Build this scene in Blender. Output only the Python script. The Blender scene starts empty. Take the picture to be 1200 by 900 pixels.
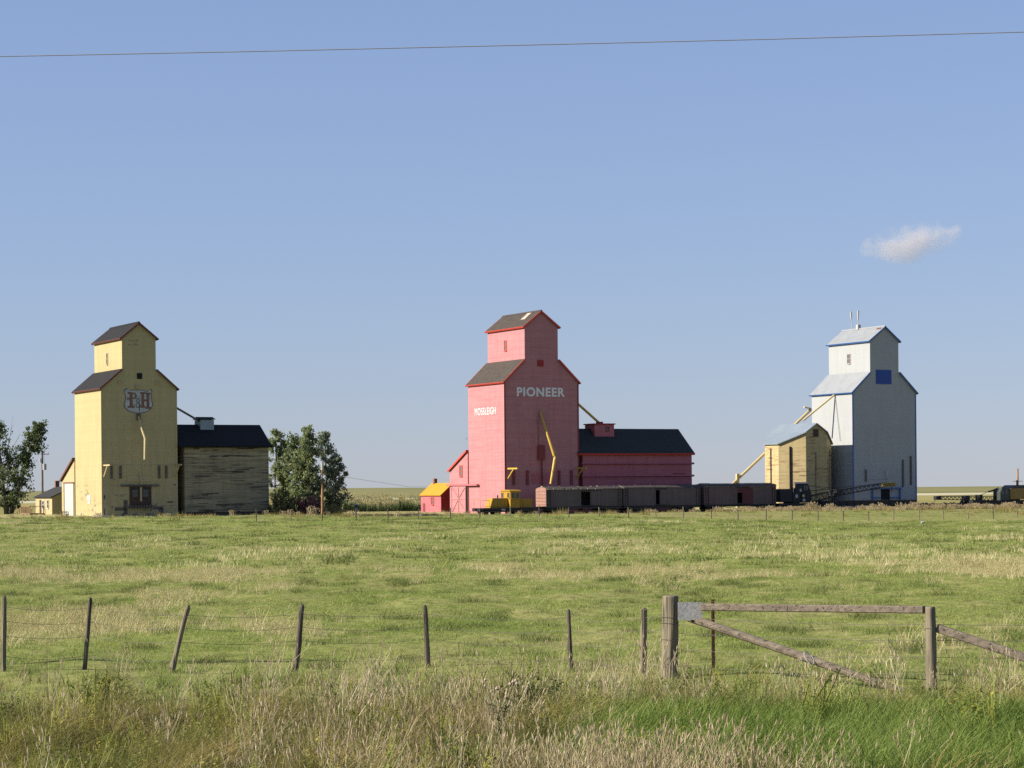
import bpy, bmesh, math, random
import numpy as np
from math import sin, cos, tan, pi, radians, sqrt, atan2
from mathutils import Vector, Matrix, noise

random.seed(7)
rng = np.random.default_rng(7)
scene = bpy.context.scene
C = scene.collection

# ------------------------------------------------------------------ layout
# camera on the road bank at (0,0,3.2) looking along +Y; the railway runs at 27 degrees to the picture
EYE = 3.2
BETA = radians(27)
TA = (cos(BETA), sin(BETA))
TB = (-sin(BETA), cos(BETA))
TO = (-0.86, 300.0)          # track-frame origin: near corner of the pink elevator


def W(x, y, z=0.0):
    return Vector((TO[0] + TA[0] * x + TB[0] * y, TO[1] + TA[1] * x + TB[1] * y, z))


def to_track(X, Y):
    dx, dy = X - TO[0], Y - TO[1]
    return dx * TA[0] + dy * TA[1], dx * TB[0] + dy * TB[1]


def sm(a, b, x):
    t = min(1.0, max(0.0, (x - a) / (b - a)))
    return t * t * (3 - 2 * t)


def nz(x, y, z=0.0):
    return noise.noise(Vector((x, y, z)))


def yard_z(xt):
    return 0.35 * sm(-22, -40, xt) - 0.10 * sm(38, 52, xt)


def ground(X, Y, bumps=True):
    xt, yt = to_track(X, Y)
    field = -1.0 * sm(2, 44, X) * sm(120, 235, Y)
    z = field
    if yt > -40:
        yard = yard_z(xt)
        t = sm(-36, -13, yt)
        z = field * (1 - t) + yard * t
        if -40 < yt < 20:                       # shallow dip of the railway bed
            z -= 0.30 * sm(-12, -9, yt) * (1 - sm(-2.5, -0.8, yt))
    if Y > 420:
        r = X / Y
        t = sm(430, 700, Y)
        h = -0.9 + 1.0 * sm(700, 1000, Y) + sm(980, 1500, Y) * (4.6 - 2.6 * sm(-0.06, 0.06, r)) - 9 * sm(1550, 2400, Y)
        z = z * (1 - t) + h * t
        if Y > 900:
            z += 0.5 * nz(X / 260, Y / 260, 4.0) * sm(900, 1300, Y)
    if bumps and Y < 300:
        k = 0.5 * sm(20, 36, Y) + 0.5 * sm(36, 60, Y)
        k *= (1 - sm(-16, -11, yt))
        z += k * (0.15 * nz(X / 4.3, Y / 5.0, 1.0) + 0.11 * nz(X / 1.5, Y / 1.9, 7.0))
    if Y < 34:
        z -= 0.18 * sm(34, 27, Y)
    return z


# ------------------------------------------------------------------ node helpers
def newmat(name):
    m = bpy.data.materials.new(name)
    m.use_nodes = True
    nt = m.node_tree
    nt.nodes.clear()
    out = nt.nodes.new('ShaderNodeOutputMaterial')
    return m, nt, out


class N:
    """tiny node-graph builder"""
    def __init__(s, nt):
        s.nt = nt

    def new(s, t, **kw):
        n = s.nt.nodes.new(t)
        for k, v in kw.items():
            setattr(n, k, v)
        return n

    def link(s, a, b):
        s.nt.links.new(a, b)

    def val(s, sock, v):
        if isinstance(v, bpy.types.NodeSocket):
            s.link(v, sock)
        elif v is not None:
            if hasattr(sock.default_value, '__len__') and isinstance(v, (tuple, list)) and len(v) == 3 and len(sock.default_value) == 4:
                v = (*v, 1)
            sock.default_value = v

    def coord(s, kind='Object', scale=(1, 1, 1)):
        t = s.new('ShaderNodeTexCoord')
        mp = s.new('ShaderNodeMapping')
        s.link(t.outputs[kind], mp.inputs['Vector'])
        mp.inputs['Scale'].default_value = scale
        return mp.outputs['Vector']

    def world(s, scale=(1, 1, 1)):
        g = s.new('ShaderNodeNewGeometry')
        mp = s.new('ShaderNodeMapping')
        s.link(g.outputs['Position'], mp.inputs['Vector'])
        mp.inputs['Scale'].default_value = scale
        return mp.outputs['Vector']

    def noise(s, vec, scale=1, detail=4, rough=0.55):
        n = s.new('ShaderNodeTexNoise')
        s.link(vec, n.inputs['Vector'])
        n.inputs['Scale'].default_value = scale
        n.inputs['Detail'].default_value = detail
        n.inputs['Roughness'].default_value = rough
        return n.outputs['Fac']

    def ramp(s, fac, stops, interp='LINEAR'):
        r = s.new('ShaderNodeValToRGB')
        r.color_ramp.interpolation = interp
        els = r.color_ramp.elements
        while len(els) < len(stops):
            els.new(0.5)
        for e, (p, c) in zip(els, stops):
            e.position = p
            if not hasattr(c, '__len__'):
                c = (c, c, c)
            e.color = (*c[:3], 1)
        s.link(fac, r.inputs['Fac'])
        return r.outputs['Color']

    def mix(s, fac, a, b, mode='MIX'):
        n = s.new('ShaderNodeMix', data_type='RGBA', blend_type=mode)
        s.val(n.inputs['Factor'], fac)
        s.val(n.inputs[6], a)
        s.val(n.inputs[7], b)
        return n.outputs[2]

    def math(s, op, a, b=None, clamp=False):
        n = s.new('ShaderNodeMath', operation=op, use_clamp=clamp)
        s.val(n.inputs[0], a)
        if b is not None:
            s.val(n.inputs[1], b)
        return n.outputs[0]

    def sep(s, vec):
        n = s.new('ShaderNodeSeparateXYZ')
        s.link(vec, n.inputs[0])
        return n.outputs

    def bump(s, h, strength=0.3, dist=0.02):
        n = s.new('ShaderNodeBump')
        s.link(h, n.inputs['Height'])
        n.inputs['Strength'].default_value = strength
        n.inputs['Distance'].default_value = dist
        return n.outputs['Normal']

    def bsdf(s, col, rough=0.7, metal=0.0, normal=None, spec=0.3):
        p = s.new('ShaderNodeBsdfPrincipled')
        s.val(p.inputs['Base Color'], col)
        s.val(p.inputs['Roughness'], rough)
        p.inputs['Metallic'].default_value = metal
        p.inputs['Specular IOR Level'].default_value = spec
        if normal is not None:
            s.link(normal, p.inputs['Normal'])
        return p.outputs[0]


PAINT = .78      # scales all paint colours down to balance the raised exposure
WOODK = .86


def mul(c, k):
    return tuple(min(1, v * k) for v in c)


def m_siding(name, col, board=0.2, streak=0.5, streak_col=None, peel=None, peel_amt=0.0, peel_low=0.0, vertical=False, rough=0.75, spots=None, rowvar=.16, pscale=(0.55, 0.55, 2.2), jk=.35, runs=.3):
    col = mul(col, PAINT)
    streak_col = mul(streak_col, PAINT) if streak_col else None
    """painted wood boards: board joints, faded streaks, peeled paint showing old wood"""
    m, nt, out = newmat(name)
    n = N(nt)
    along = (0.12, 0.12, 3.0) if not vertical else (3.0, 3.0, 0.12)
    v = n.coord('Object', along)
    s1 = n.noise(v, 1.3, 6, 0.65)
    broad = n.noise(n.coord('Object', (0.25, 0.25, 0.25)), 1.0, 3)
    c = n.mix(n.math('MULTIPLY', n.ramp(s1, [(0.42, 0), (0.68, 1)]), streak), col, streak_col or mul(col, 0.78))
    c = n.mix(n.math('MULTIPLY', n.ramp(broad, [(0.35, 0), (0.7, 1)]), 0.35), c, mul(col, 0.86))
    xyz = n.sep(n.coord('Object'))
    zz = xyz[2] if not vertical else n.math('ADD', xyz[0], xyz[1])
    fr = n.math('FRACT', n.math('DIVIDE', zz, board))
    joint = n.math('LESS_THAN', fr, 0.09)
    row = n.new('ShaderNodeTexWhiteNoise', noise_dimensions='1D')
    n.link(n.math('FLOOR', n.math('DIVIDE', zz, board)), row.inputs['W'])
    c = n.mix(n.math('MULTIPLY', n.math('POWER', row.outputs['Value'], 2.0 if rowvar > .3 else 1.0), rowvar), c, mul(col, 0.6))
    c = n.mix(n.math('MULTIPLY', joint, jk), c, mul(col, 0.45))
    # rain runs and faded areas
    rn = n.noise(n.coord('Object', (1.7, 1.7, .13)), 1.0, 5, .65)
    c = n.mix(n.math('MULTIPLY', n.ramp(rn, [(.46, 0), (.72, 1)]), runs), c, mul(streak_col or col, .55))
    fd = n.noise(n.coord('Object', (.5, .5, .9)), 1.0, 4, .6)
    c = n.mix(n.math('MULTIPLY', n.ramp(fd, [(.50, 0), (.72, 1)]), runs * .6), c, tuple(min(1, q * .7 + .14) for q in col))
    if peel:
        pv = n.coord('Object', pscale if not vertical else (2.2, 2.2, 0.5))
        pn = n.noise(pv, 1.0, 8, 0.7)
        pm = n.ramp(pn, [(0.60 - peel_amt, 0), (0.63 - peel_amt, 1)])
        big = n.noise(n.coord('Object', (0.33, 0.33, 0.5)), 1.0, 3)
        pm = n.math('MULTIPLY', pm, n.ramp(big, [(0.42, 0), (0.56, 1)]))
        if peel_low:
            low = n.ramp(n.math('DIVIDE', xyz[2], peel_low), [(0.0, 1), (0.8, 0.6), (1.0, 0)])
            pm = n.math('MULTIPLY', pm, low)
        c = n.mix(pm, c, peel)
    if spots:                                   # rare flecks of bare wood higher up
        sn = n.noise(n.coord('Object', (0.9, 0.9, 2.6)), 1.1, 3, 0.5)
        c = n.mix(n.ramp(sn, [(0.73, 0), (0.75, 1)]), c, spots)
    h = n.math('ADD', n.math('MULTIPLY', fr, 0.6), n.math('MULTIPLY', s1, 0.5))
    nt.links.new(n.bsdf(c, rough, normal=n.bump(h, 0.5, 0.03)), out.inputs['Surface'])
    return m


def m_shingle(name, col, col2, sc=2.2):
    col, col2 = mul(col, PAINT), mul(col2, PAINT)
    m, nt, out = newmat(name)
    n = N(nt)
    a = n.noise(n.coord('Object', (1, 1, 1)), sc, 6, 0.75)
    b = n.noise(n.coord('Object', (0.3, 0.3, 0.3)), 1.0, 3)
    c = n.mix(n.ramp(a, [(0.32, 0), (0.68, 1)]), col, col2)
    c = n.mix(n.math('MULTIPLY', n.ramp(b, [(0.35, 0), (0.7, 1)]), 0.4), c, mul(col, 0.7))
    nt.links.new(n.bsdf(c, 0.9, normal=n.bump(a, 0.6, 0.05), spec=0.15), out.inputs['Surface'])
    return m


def m_sheet(name, col, metal=0.0, rough=0.5, rib=0.6, axis=1):
    col = mul(col, PAINT)
    m, nt, out = newmat(name)
    n = N(nt)
    xyz = n.sep(n.coord('Object'))
    fr = n.math('FRACT', n.math('DIVIDE', xyz[axis], rib))
    seam = n.ramp(fr, [(0.0, 1), (0.08, 0), (0.92, 0), (1.0, 1)])
    d = n.noise(n.coord('Object', (0.7, 0.7, 0.7)), 1.0, 5, 0.6)
    c = n.mix(n.ramp(d, [(0.3, 0), (0.75, 0.6)]), col, mul(col, 0.72))
    c = n.mix(n.math('MULTIPLY', seam, 0.25), c, mul(col, 0.5))
    nt.links.new(n.bsdf(c, rough, metal, normal=n.bump(seam, 0.5, 0.03)), out.inputs['Surface'])
    return m


def m_plain(name, col, rough=0.6, metal=0.0, var=0.3, sc=1.5, col2=None, spec=0.3, grain=None):
    col = mul(col, WOODK)
    col2 = mul(col2, WOODK) if col2 else None
    m, nt, out = newmat(name)
    n = N(nt)
    a = n.noise(n.coord('Object', grain or (1, 1, 1)), sc, 5, 0.65)
    c = n.mix(n.ramp(a, [(0.35, 0), (0.7, var if not col2 else 1)]), col, col2 or mul(col, 0.5))
    nt.links.new(n.bsdf(c, rough, metal, normal=n.bump(a, 0.25, 0.02), spec=spec), out.inputs['Surface'])
    return m


def m_wood(name, col, col2, sc=(14, 14, 0.9)):
    col, col2 = mul(col, WOODK), mul(col2, WOODK)
    m, nt, out = newmat(name)
    n = N(nt)
    a = n.noise(n.coord('Object', sc), 1.0, 6, 0.7)
    b = n.noise(n.coord('Object', (2, 2, 2)), 1.0, 4)
    c = n.mix(n.ramp(a, [(0.36, 0), (0.66, 1)]), col, col2)
    c = n.mix(n.math('MULTIPLY', n.ramp(b, [(0.5, 0), (0.72, 1)]), 0.5), c, mul(col, 0.45))
    k = n.noise(n.coord('Object', tuple(q * (2.2 if q > 5 else .7) for q in sc)), 1.0, 3, 0.5)
    crack = n.ramp(k, [(.34, 1), (.38, 0)])
    c = n.mix(n.math('MULTIPLY', crack, .8), c, mul(col2, .35))
    nt.links.new(n.bsdf(c, 0.85, normal=n.bump(n.math('SUBTRACT', a, crack), 0.8, 0.02), spec=0.2), out.inputs['Surface'])
    return m


def m_glass(name, col=(0.03, 0.035, 0.04)):
    m, nt, out = newmat(name)
    n = N(nt)
    a = n.noise(n.coord('Object', (2, 2, 2)), 1.0, 2)
    nt.links.new(n.bsdf(n.mix(a, col, mul(col, 1.6)), 0.12, spec=0.5), out.inputs['Surface'])
    return m


def m_blade(name, ramp, trans=0.3, wsc=0.35, wmix=0.5, wramp=None):
    """grass and leaves: colour differs per tuft, per blade and slowly across the land"""
    m, nt, out = newmat(name)
    n = N(nt)
    oi = n.new('ShaderNodeObjectInfo')
    at = n.new('ShaderNodeAttribute', attribute_name='tint')
    wn = n.noise(n.world((1, 1, 0.0)), wsc, 3)
    f = n.math('ADD', n.math('MULTIPLY', oi.outputs['Random'], 0.45), n.math('MULTIPLY', at.outputs['Fac'], 0.55))
    f = n.math('ADD', n.math('MULTIPLY', f, 1 - wmix), n.math('MULTIPLY', n.ramp(wn, [(0.3, 0), (0.7, 1)]), wmix))
    c = n.ramp(f, ramp)
    d = n.bsdf(c, 0.6, spec=0.2)
    t = n.new('ShaderNodeBsdfTranslucent')
    n.link(c, t.inputs['Color'])
    mx = n.new('ShaderNodeMixShader')
    mx.inputs[0].default_value = trans
    n.link(d, mx.inputs[1])
    n.link(t.outputs[0], mx.inputs[2])
    n.link(mx.outputs[0], out.inputs['Surface'])
    return m


# ------------------------------------------------------------------ mesh helpers
class MB:
    def __init__(s):
        s.v, s.f = [], []

    def add(s, vs, fs):
        o = len(s.v)
        s.v += [tuple(v) for v in vs]
        s.f += [tuple(i + o for i in f) for f in fs]
        return s

    def box(s, x0, x1, y0, y1, z0, z1):
        return s.add([(x0, y0, z0), (x1, y0, z0), (x1, y1, z0), (x0, y1, z0), (x0, y0, z1), (x1, y0, z1), (x1, y1, z1), (x0, y1, z1)],
                     [(0, 3, 2, 1), (4, 5, 6, 7), (0, 1, 5, 4), (1, 2, 6, 5), (2, 3, 7, 6), (3, 0, 4, 7)])

    def prism(s, prof, d0, d1, axis='y'):
        """profile in (x,z) swept along y; (y,z) along x; (x,y) along z"""
        k = len(prof)
        mk = {'y': lambda p, d: (p[0], d, p[1]), 'x': lambda p, d: (d, p[0], p[1]), 'z': lambda p, d: (p[0], p[1], d)}[axis]
        vs = [mk(p, d0) for p in prof] + [mk(p, d1) for p in prof]
        fs = [tuple(range(k)), tuple(range(2 * k - 1, k - 1, -1))]
        fs += [(i, i + k, (i + 1) % k + k, (i + 1) % k) for i in range(k)]
        return s.add(vs, fs)

    def tube(s, pts, rad, n=8, cap=True):
        pts = [Vector(p) for p in pts]
        if not hasattr(rad, '__len__'):
            rad = [rad] * len(pts)
        rings = []
        for i, p in enumerate(pts):
            d = (pts[min(i + 1, len(pts) - 1)] - pts[max(i - 1, 0)]).normalized()
            u = d.cross(Vector((0, 0, 1)))
            if u.length < 1e-3:
                u = d.cross(Vector((1, 0, 0)))
            u.normalize()
            w = u.cross(d)
            rings.append([p + (u * cos(2 * pi * j / n) + w * sin(2 * pi * j / n)) * rad[i] for j in range(n)])
        vs = [v for r in rings for v in r]
        fs = []
        for i in range(len(pts) - 1):
            for j in range(n):
                fs.append((i * n + j, i * n + (j + 1) % n, (i + 1) * n + (j + 1) % n, (i + 1) * n + j))
        if cap:
            fs.append(tuple(range(n - 1, -1, -1)))
            fs.append(tuple(range((len(pts) - 1) * n, len(pts) * n)))
        return s.add(vs, fs)

    def bar(s, p, q, w, h):
        """square-section beam from p to q"""
        p, q = Vector(p), Vector(q)
        d = (q - p).normalized()
        u = d.cross(Vector((0, 0, 1)))
        if u.length < 1e-3:
            u = Vector((1, 0, 0))
        u.normalize()
        k = u.cross(d)
        c = []
        for e in (p, q):
            for a, b in ((-1, -1), (1, -1), (1, 1), (-1, 1)):
                c.append(e + u * a * w / 2 + k * b * h / 2)
        return s.add(c, [(3, 2, 1, 0), (4, 5, 6, 7), (0, 1, 5, 4), (1, 2, 6, 5), (2, 3, 7, 6), (3, 0, 4, 7)])

    def wheel(s, x, y, z, r, w, n=18):
        return s.tube([(x, y - w / 2, z), (x, y + w / 2, z)], r, n)

    def build(s, name, mat=None, parent=None, bevel=0, smooth=False, loc=None):
        me = bpy.data.meshes.new(name)
        me.from_pydata(s.v, [], s.f)
        me.update()
        bm = bmesh.new()
        bm.from_mesh(me)
        bmesh.ops.recalc_face_normals(bm, faces=bm.faces)
        if bevel:
            bmesh.ops.bevel(bm, geom=bm.edges[:], offset=bevel, segments=1, affect='EDGES')
        bm.to_mesh(me)
        bm.free()
        if smooth:
            for p in me.polygons:
                p.use_smooth = True
        o = bpy.data.objects.new(name, me)
        if mat:
            me.materials.append(mat)
        C.objects.link(o)
        if parent:
            o.parent = parent
        if loc is not None:
            o.location = loc
        return o


def thing(name, label, cat, loc=(0, 0, 0), rz=0.0, group=None):
    o = bpy.data.objects.new(name, None)
    C.objects.link(o)
    o.empty_display_size = 0.3
    o.location = loc
    o.rotation_euler = (0, 0, rz)
    return tag(o, label, cat, group)


def tag(o, label=None, cat=None, group=None, kind=None):
    if label:
        o['label'] = label
    if cat:
        o['category'] = cat
    if group:
        o['group'] = group
    if kind:
        o['kind'] = kind
    return o


def copy_tree(o, parent=None):
    c = o.copy()
    C.objects.link(c)
    c.parent = parent
    for ch in list(o.children):
        copy_tree(ch, c)
    return c


def text_mesh(name, body, mat, parent, w, h, origin, face='front', bold=0.02):
    """raised painted letters of a given overall width and height, lower left corner at origin"""
    cu = bpy.data.curves.new(name, 'FONT')
    cu.body = body
    cu.offset = bold
    cu.space_character = 1.12
    cu.extrude = 0.01
    tmp = bpy.data.objects.new(name, cu)
    C.objects.link(tmp)
    dg = bpy.context.evaluated_depsgraph_get()
    me = bpy.data.meshes.new_from_object(tmp.evaluated_get(dg))
    bpy.data.objects.remove(tmp)
    bpy.data.curves.remove(cu)
    co = np.array([v.co[:] for v in me.vertices])
    lo, hi = co.min(0), co.max(0)
    x = (co[:, 0] - lo[0]) / (hi[0] - lo[0]) * w
    z = (co[:, 1] - lo[1]) / (hi[1] - lo[1]) * h
    d = (co[:, 2] - lo[2]) / (hi[2] - lo[2]) * 0.025
    if face == 'front':                # on the gable, facing -y
        P = np.stack([origin[0] + x, origin[1] - d, origin[2] + z], 1)
    else:                              # on the left wall, facing -x, reading towards -y
        P = np.stack([origin[0] - d, origin[1] - x, origin[2] + z], 1)
    me.vertices.foreach_set('co', P.ravel())
    me.update()
    me.materials.clear()
    me.materials.append(mat)
    o = bpy.data.objects.new(name, me)
    C.objects.link(o)
    o.parent = parent
    return o


# ------------------------------------------------------------------ materials
OLDWOOD = (0.10, 0.095, 0.09)
M = {}
M['pink'] = m_siding('pink_boards', (0.53, 0.232, 0.24), 0.28, 0.75, (0.47, 0.16, 0.172), peel=(0.48, 0.05, 0.06), peel_amt=-0.09)
M['pink_annex'] = m_siding('pink_annex_boards', (0.50, 0.155, 0.18), 0.25, 0.5, (0.40, 0.105, 0.12))
M['red'] = m_siding('red_boards', (0.36, 0.03, 0.03), 0.2, 0.4)
M['red_trim'] = m_plain('red_trim', (0.62, 0.07, 0.05), 0.6)
M['maroon'] = m_plain('maroon_trim', (0.22, 0.045, 0.05), 0.7)
M['brown_trim'] = m_plain('brown_trim', (0.15, 0.05, 0.04), 0.7)
M['yellow'] = m_siding('cream_boards', (0.50, 0.415, 0.205), 0.24, 0.2, (0.46, 0.38, 0.185), peel=(0.11, 0.10, 0.09), peel_amt=0.045, peel_low=4.2, spots=(0.15, 0.13, 0.09))
M['yellow_clean'] = m_siding('cream_clean_boards', (0.51, 0.42, 0.22), 0.2, 0.25)
M['annex_old'] = m_siding('weathered_cream_boards', (0.42, 0.355, 0.20), 0.34, 0.95, (0.14, 0.12, 0.085), peel=(0.075, 0.062, 0.045), peel_amt=0.08, rowvar=.75, pscale=(0.2, 0.2, 4.2))
M['crib'] = m_siding('peeling_cream_boards', (0.55, 0.435, 0.22), 0.26, 0.45, (0.45, 0.345, 0.165), peel=(0.20, 0.12, 0.07), peel_amt=0.075, rowvar=.4, pscale=(0.35, 0.35, 3.4))
M['white'] = m_siding('white_cladding', (0.395, 0.412, 0.415), 0.3, 0.10, (0.38, 0.397, 0.40), jk=.12, rowvar=.05, runs=.16)
M['white_door'] = m_plain('white_door_paint', (0.46, 0.45, 0.42), 0.5, var=0.1)
M['letter'] = m_plain('white_lettering', (0.74, 0.74, 0.72), 0.7, var=0.2, sc=3)
M['galv'] = m_sheet('galvanised_roof', (0.36, 0.38, 0.39), 0.2, 0.5, 0.9, 1)
M['galv_old'] = m_sheet('old_metal_roof', (0.30, 0.36, 0.41), 0.3, 0.5, 0.7, 1)
M['blue'] = m_plain('blue_trim', (0.045, 0.13, 0.36), 0.5, var=0.2)
M['blue_dark'] = m_plain('blue_door_paint', (0.025, 0.07, 0.30), 0.6, var=0.2)
M['shingle'] = m_shingle('grey_brown_shingles', (0.105, 0.088, 0.074), (0.04, 0.034, 0.03), 2.6)
M['shingle_dark'] = m_shingle('dark_shingles', (0.030, 0.0295, 0.031), (0.018, 0.018, 0.019))
M['tar'] = m_shingle('tar_paper_roof', (0.026, 0.026, 0.028), (0.016, 0.016, 0.018))
M['slate'] = m_shingle('charcoal_roof', (0.052, 0.054, 0.052), (0.036, 0.038, 0.038))
M['yroof'] = m_sheet('yellow_roof', (0.62, 0.305, 0.015), 0, 0.5, 0.5, 1)
M['ypipe'] = m_plain('yellow_pipe', (0.55, 0.35, 0.055), 0.5, var=0.35)
M['cpipe'] = m_plain('cream_pipe', (0.52, 0.42, 0.22), 0.5, var=0.25)
M['gpipe'] = m_plain('grey_pipe', (0.10, 0.09, 0.085), 0.5, var=0.25)
M['glass'] = m_glass('window_glass')
M['dim_glass'] = m_plain('dusty_glass', (0.16, 0.13, 0.12), 0.3)
M['black'] = m_plain('black_iron', (0.018, 0.018, 0.02), 0.6)
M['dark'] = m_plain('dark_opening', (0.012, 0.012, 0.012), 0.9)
M['oldwood'] = m_wood('old_bare_wood', (0.17, 0.15, 0.125), (0.075, 0.065, 0.055), (1.5, 1.5, 8))
M['brownwood'] = m_wood('brown_wood', (0.10, 0.07, 0.05), (0.045, 0.035, 0.03), (2, 2, 6))
M['post'] = m_wood('grey_post_wood', (0.25, 0.215, 0.15), (0.125, 0.105, 0.075))
M['post2'] = m_wood('dark_post_wood', (0.15, 0.125, 0.095), (0.06, 0.05, 0.042))
M['rail'] = m_wood('grey_rail_wood', (0.23, 0.19, 0.145), (0.105, 0.085, 0.065), (1.6, 14, 14))
M['rust'] = m_plain('rusty_steel', (0.10, 0.035, 0.02), 0.8, var=1, sc=9, col2=(0.03, 0.015, 0.012))
M['wire'] = m_plain('fence_wire', (0.24, 0.22, 0.20), 0.5, 0.6)
M['plate'] = m_plain('weathered_plate', (0.50, 0.49, 0.48), 0.65, 0.0, sc=22, col2=(0.26, 0.26, 0.255))
M['pole'] = m_wood('utility_pole_wood', (0.42, 0.24, 0.13), (0.26, 0.15, 0.08))
M['pole_grey'] = m_wood('grey_pole_wood', (0.20, 0.16, 0.125), (0.10, 0.085, 0.07))
M['boxcar'] = m_siding('boxcar_boards', (0.145, 0.112, 0.104), 0.16, 0.7, (0.09, 0.073, 0.07), vertical=True)
M['boxcar2'] = m_siding('brown_boxcar_boards', (0.155, 0.108, 0.10), 0.9, 0.5, (0.10, 0.075, 0.072), vertical=True)
M['boxcar_end'] = m_siding('faded_red_end', (0.38, 0.215, 0.165), 0.3, 0.7, (0.27, 0.13, 0.09), peel=(0.45, 0.36, 0.30), peel_amt=0.0)
M['boxroof'] = m_plain('boxcar_roof', (0.09, 0.07, 0.06), 0.8, var=1, sc=1.2, col2=(0.035, 0.03, 0.028))
M['paletop'] = m_plain('pale_roof_board', (0.55, 0.48, 0.38), 0.9, var=1, sc=1.6, col2=(0.25, 0.19, 0.14))
M['reddoor'] = m_plain('dull_red_door', (0.13, 0.04, 0.045), 0.8, var=0.5)
M['loco'] = m_plain('yellow_engine_paint', (0.40, 0.225, 0.022), 0.55, var=0.25, sc=0.9)
M['craneyel'] = m_plain('ochre_crane_paint', (0.30, 0.20, 0.05), 0.6, var=0.6)
M['boomtip'] = m_plain('ochre_boom_paint', (0.28, 0.22, 0.08), 0.7, var=0.5)
M['porch'] = m_wood('porch_wood', (0.33, 0.21, 0.12), (0.2, 0.12, 0.07), (3, 3, 3))
M['concrete'] = m_plain('concrete', (0.50, 0.47, 0.42), 0.9, var=0.3)
M['brick'] = m_plain('chimney_brick', (0.22, 0.10, 0.07), 0.9, var=0.4, sc=4)
M['cable'] = m_plain('power_cable', (0.30, 0.30, 0.30), 0.6, 0.0)
M['bark'] = m_wood('bark', (0.14, 0.12, 0.095), (0.07, 0.06, 0.05), (4, 4, 1))
M['deadbark'] = m_wood('dead_branch', (0.26, 0.24, 0.21), (0.15, 0.14, 0.12), (4, 4, 1))


# ------------------------------------------------------------------ grain elevators
def elevator(name, label, xt, base, p, mats):
    """W,L plan; ze eave; xl,xr,zs,zc cupola; xm,zp peak (heights above base)"""
    root = thing(name, label, 'grain elevator', W(xt, 0, base), BETA)
    Wd, L, ze, xl, xr, zs, zc, xm, zp = p
    prof = [(0, -0.6), (Wd, -0.6), (Wd, ze), (xr, zs), (xr, zc), (xm, zp), (xl, zc), (xl, zs), (0, ze)]
    MB().prism(prof, 0, L).build('wall', mats['wall'], root)

    def slope(nm, a, b, over_out, over_in=0.0, mat='roof'):
        """roof slab from outer low point a to inner high point b"""
        a, b = Vector(a), Vector(b)
        d = (b - a).normalized()
        nrm = Vector((-d.y, d.x)) if d.x > 0 else Vector((d.y, -d.x))
        a2, b2 = a - d * over_out, b + d * over_in
        lo, hi = 0.02, 0.15
        o = MB().prism([tuple(a2 + nrm * lo), tuple(b2 + nrm * lo), tuple(b2 + nrm * hi), tuple(a2 + nrm * hi)], -0.22, L + 0.22).build(nm, mats[mat], root)
        # fascia and rake boards
        t = MB()
        t.prism([tuple(a2 + nrm * -0.05), tuple(b2 + nrm * -0.05), tuple(b2 + nrm * (hi + 0.005)), tuple(a2 + nrm * (hi + 0.005))], -0.29, -0.223)
        t.prism([tuple(a2 + nrm * -0.05), tuple(b2 + nrm * -0.05), tuple(b2 + nrm * (hi + 0.005)), tuple(a2 + nrm * (hi + 0.005))], L + 0.223, L + 0.29)
        a3 = a2 - d * 0.07
        a4 = a2 - d * 0.004
        t.prism([tuple(a3 + nrm * -0.05), tuple(a4 + nrm * -0.05), tuple(a4 + nrm * hi), tuple(a3 + nrm * hi)], -0.28, L + 0.28)
        t.build('trim', mats['trim'], o)
        return o

    slope('lower_roof', (0, ze), (xl, zs), 0.28, -0.03)
    slope('lower_roof', (Wd, ze), (xr, zs), 0.28, -0.03)
    slope('cupola_roof', (xl, zc), (xm, zp), 0.28, 0.0)
    slope('cupola_roof', (xr, zc), (xm, zp), 0.28, 0.0)
    cap = MB()
    cap.prism([(xm - 0.16, zp + 0.10), (xm, zp + 0.24), (xm + 0.16, zp + 0.10), (xm, zp + 0.30)], -0.24, L + 0.24)
    cap.build('ridge_cap', mats['roof'], root)
    # corner boards
    for cx in (0.0, Wd):
        s = -1 if cx == 0 else 1
        MB().box(cx - 0.09 if s < 0 else cx - 0.12, cx + 0.12 if s < 0 else cx + 0.09, -0.03, 0.0, -0.3, ze - 0.25).build('corner_board', mats['corner'], root)
    return root


def window(parent, face, u, z, w, h, frame, glass, depth=0.06, off=0.0, cross=True):
    """face 'front': at x=u on plane y=off ; 'left': at y=u on plane x=off"""
    fr, gl = MB(), MB()

    def bx(mb, u0, u1, z0, z1, d0, d1):
        if face == 'front':
            mb.box(u0, u1, off - d1, off - d0, z0, z1)
        else:
            mb.box(off - d1, off - d0, u0, u1, z0, z1)
    t = min(0.1, w * 0.16)
    bx(fr, u - w / 2 - t, u - w / 2, z - t, z + h + t, 0.001, depth)
    bx(fr, u + w / 2, u + w / 2 + t, z - t, z + h + t, 0.001, depth)
    bx(fr, u - w / 2, u + w / 2, z + h, z + h + t, 0.001, depth)
    bx(fr, u - w / 2, u + w / 2, z - t * 1.4, z, 0.001, depth + 0.05)
    if cross:
        bx(fr, u - w / 2, u + w / 2, z + h / 2 - 0.03, z + h / 2 + 0.03, 0.012, depth - 0.01)
    f = fr.build('window', frame, parent)
    bx(gl, u - w / 2, u + w / 2, z, z + h, 0.002, 0.01)
    gl.build('pane', glass, f)
    return f


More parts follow.
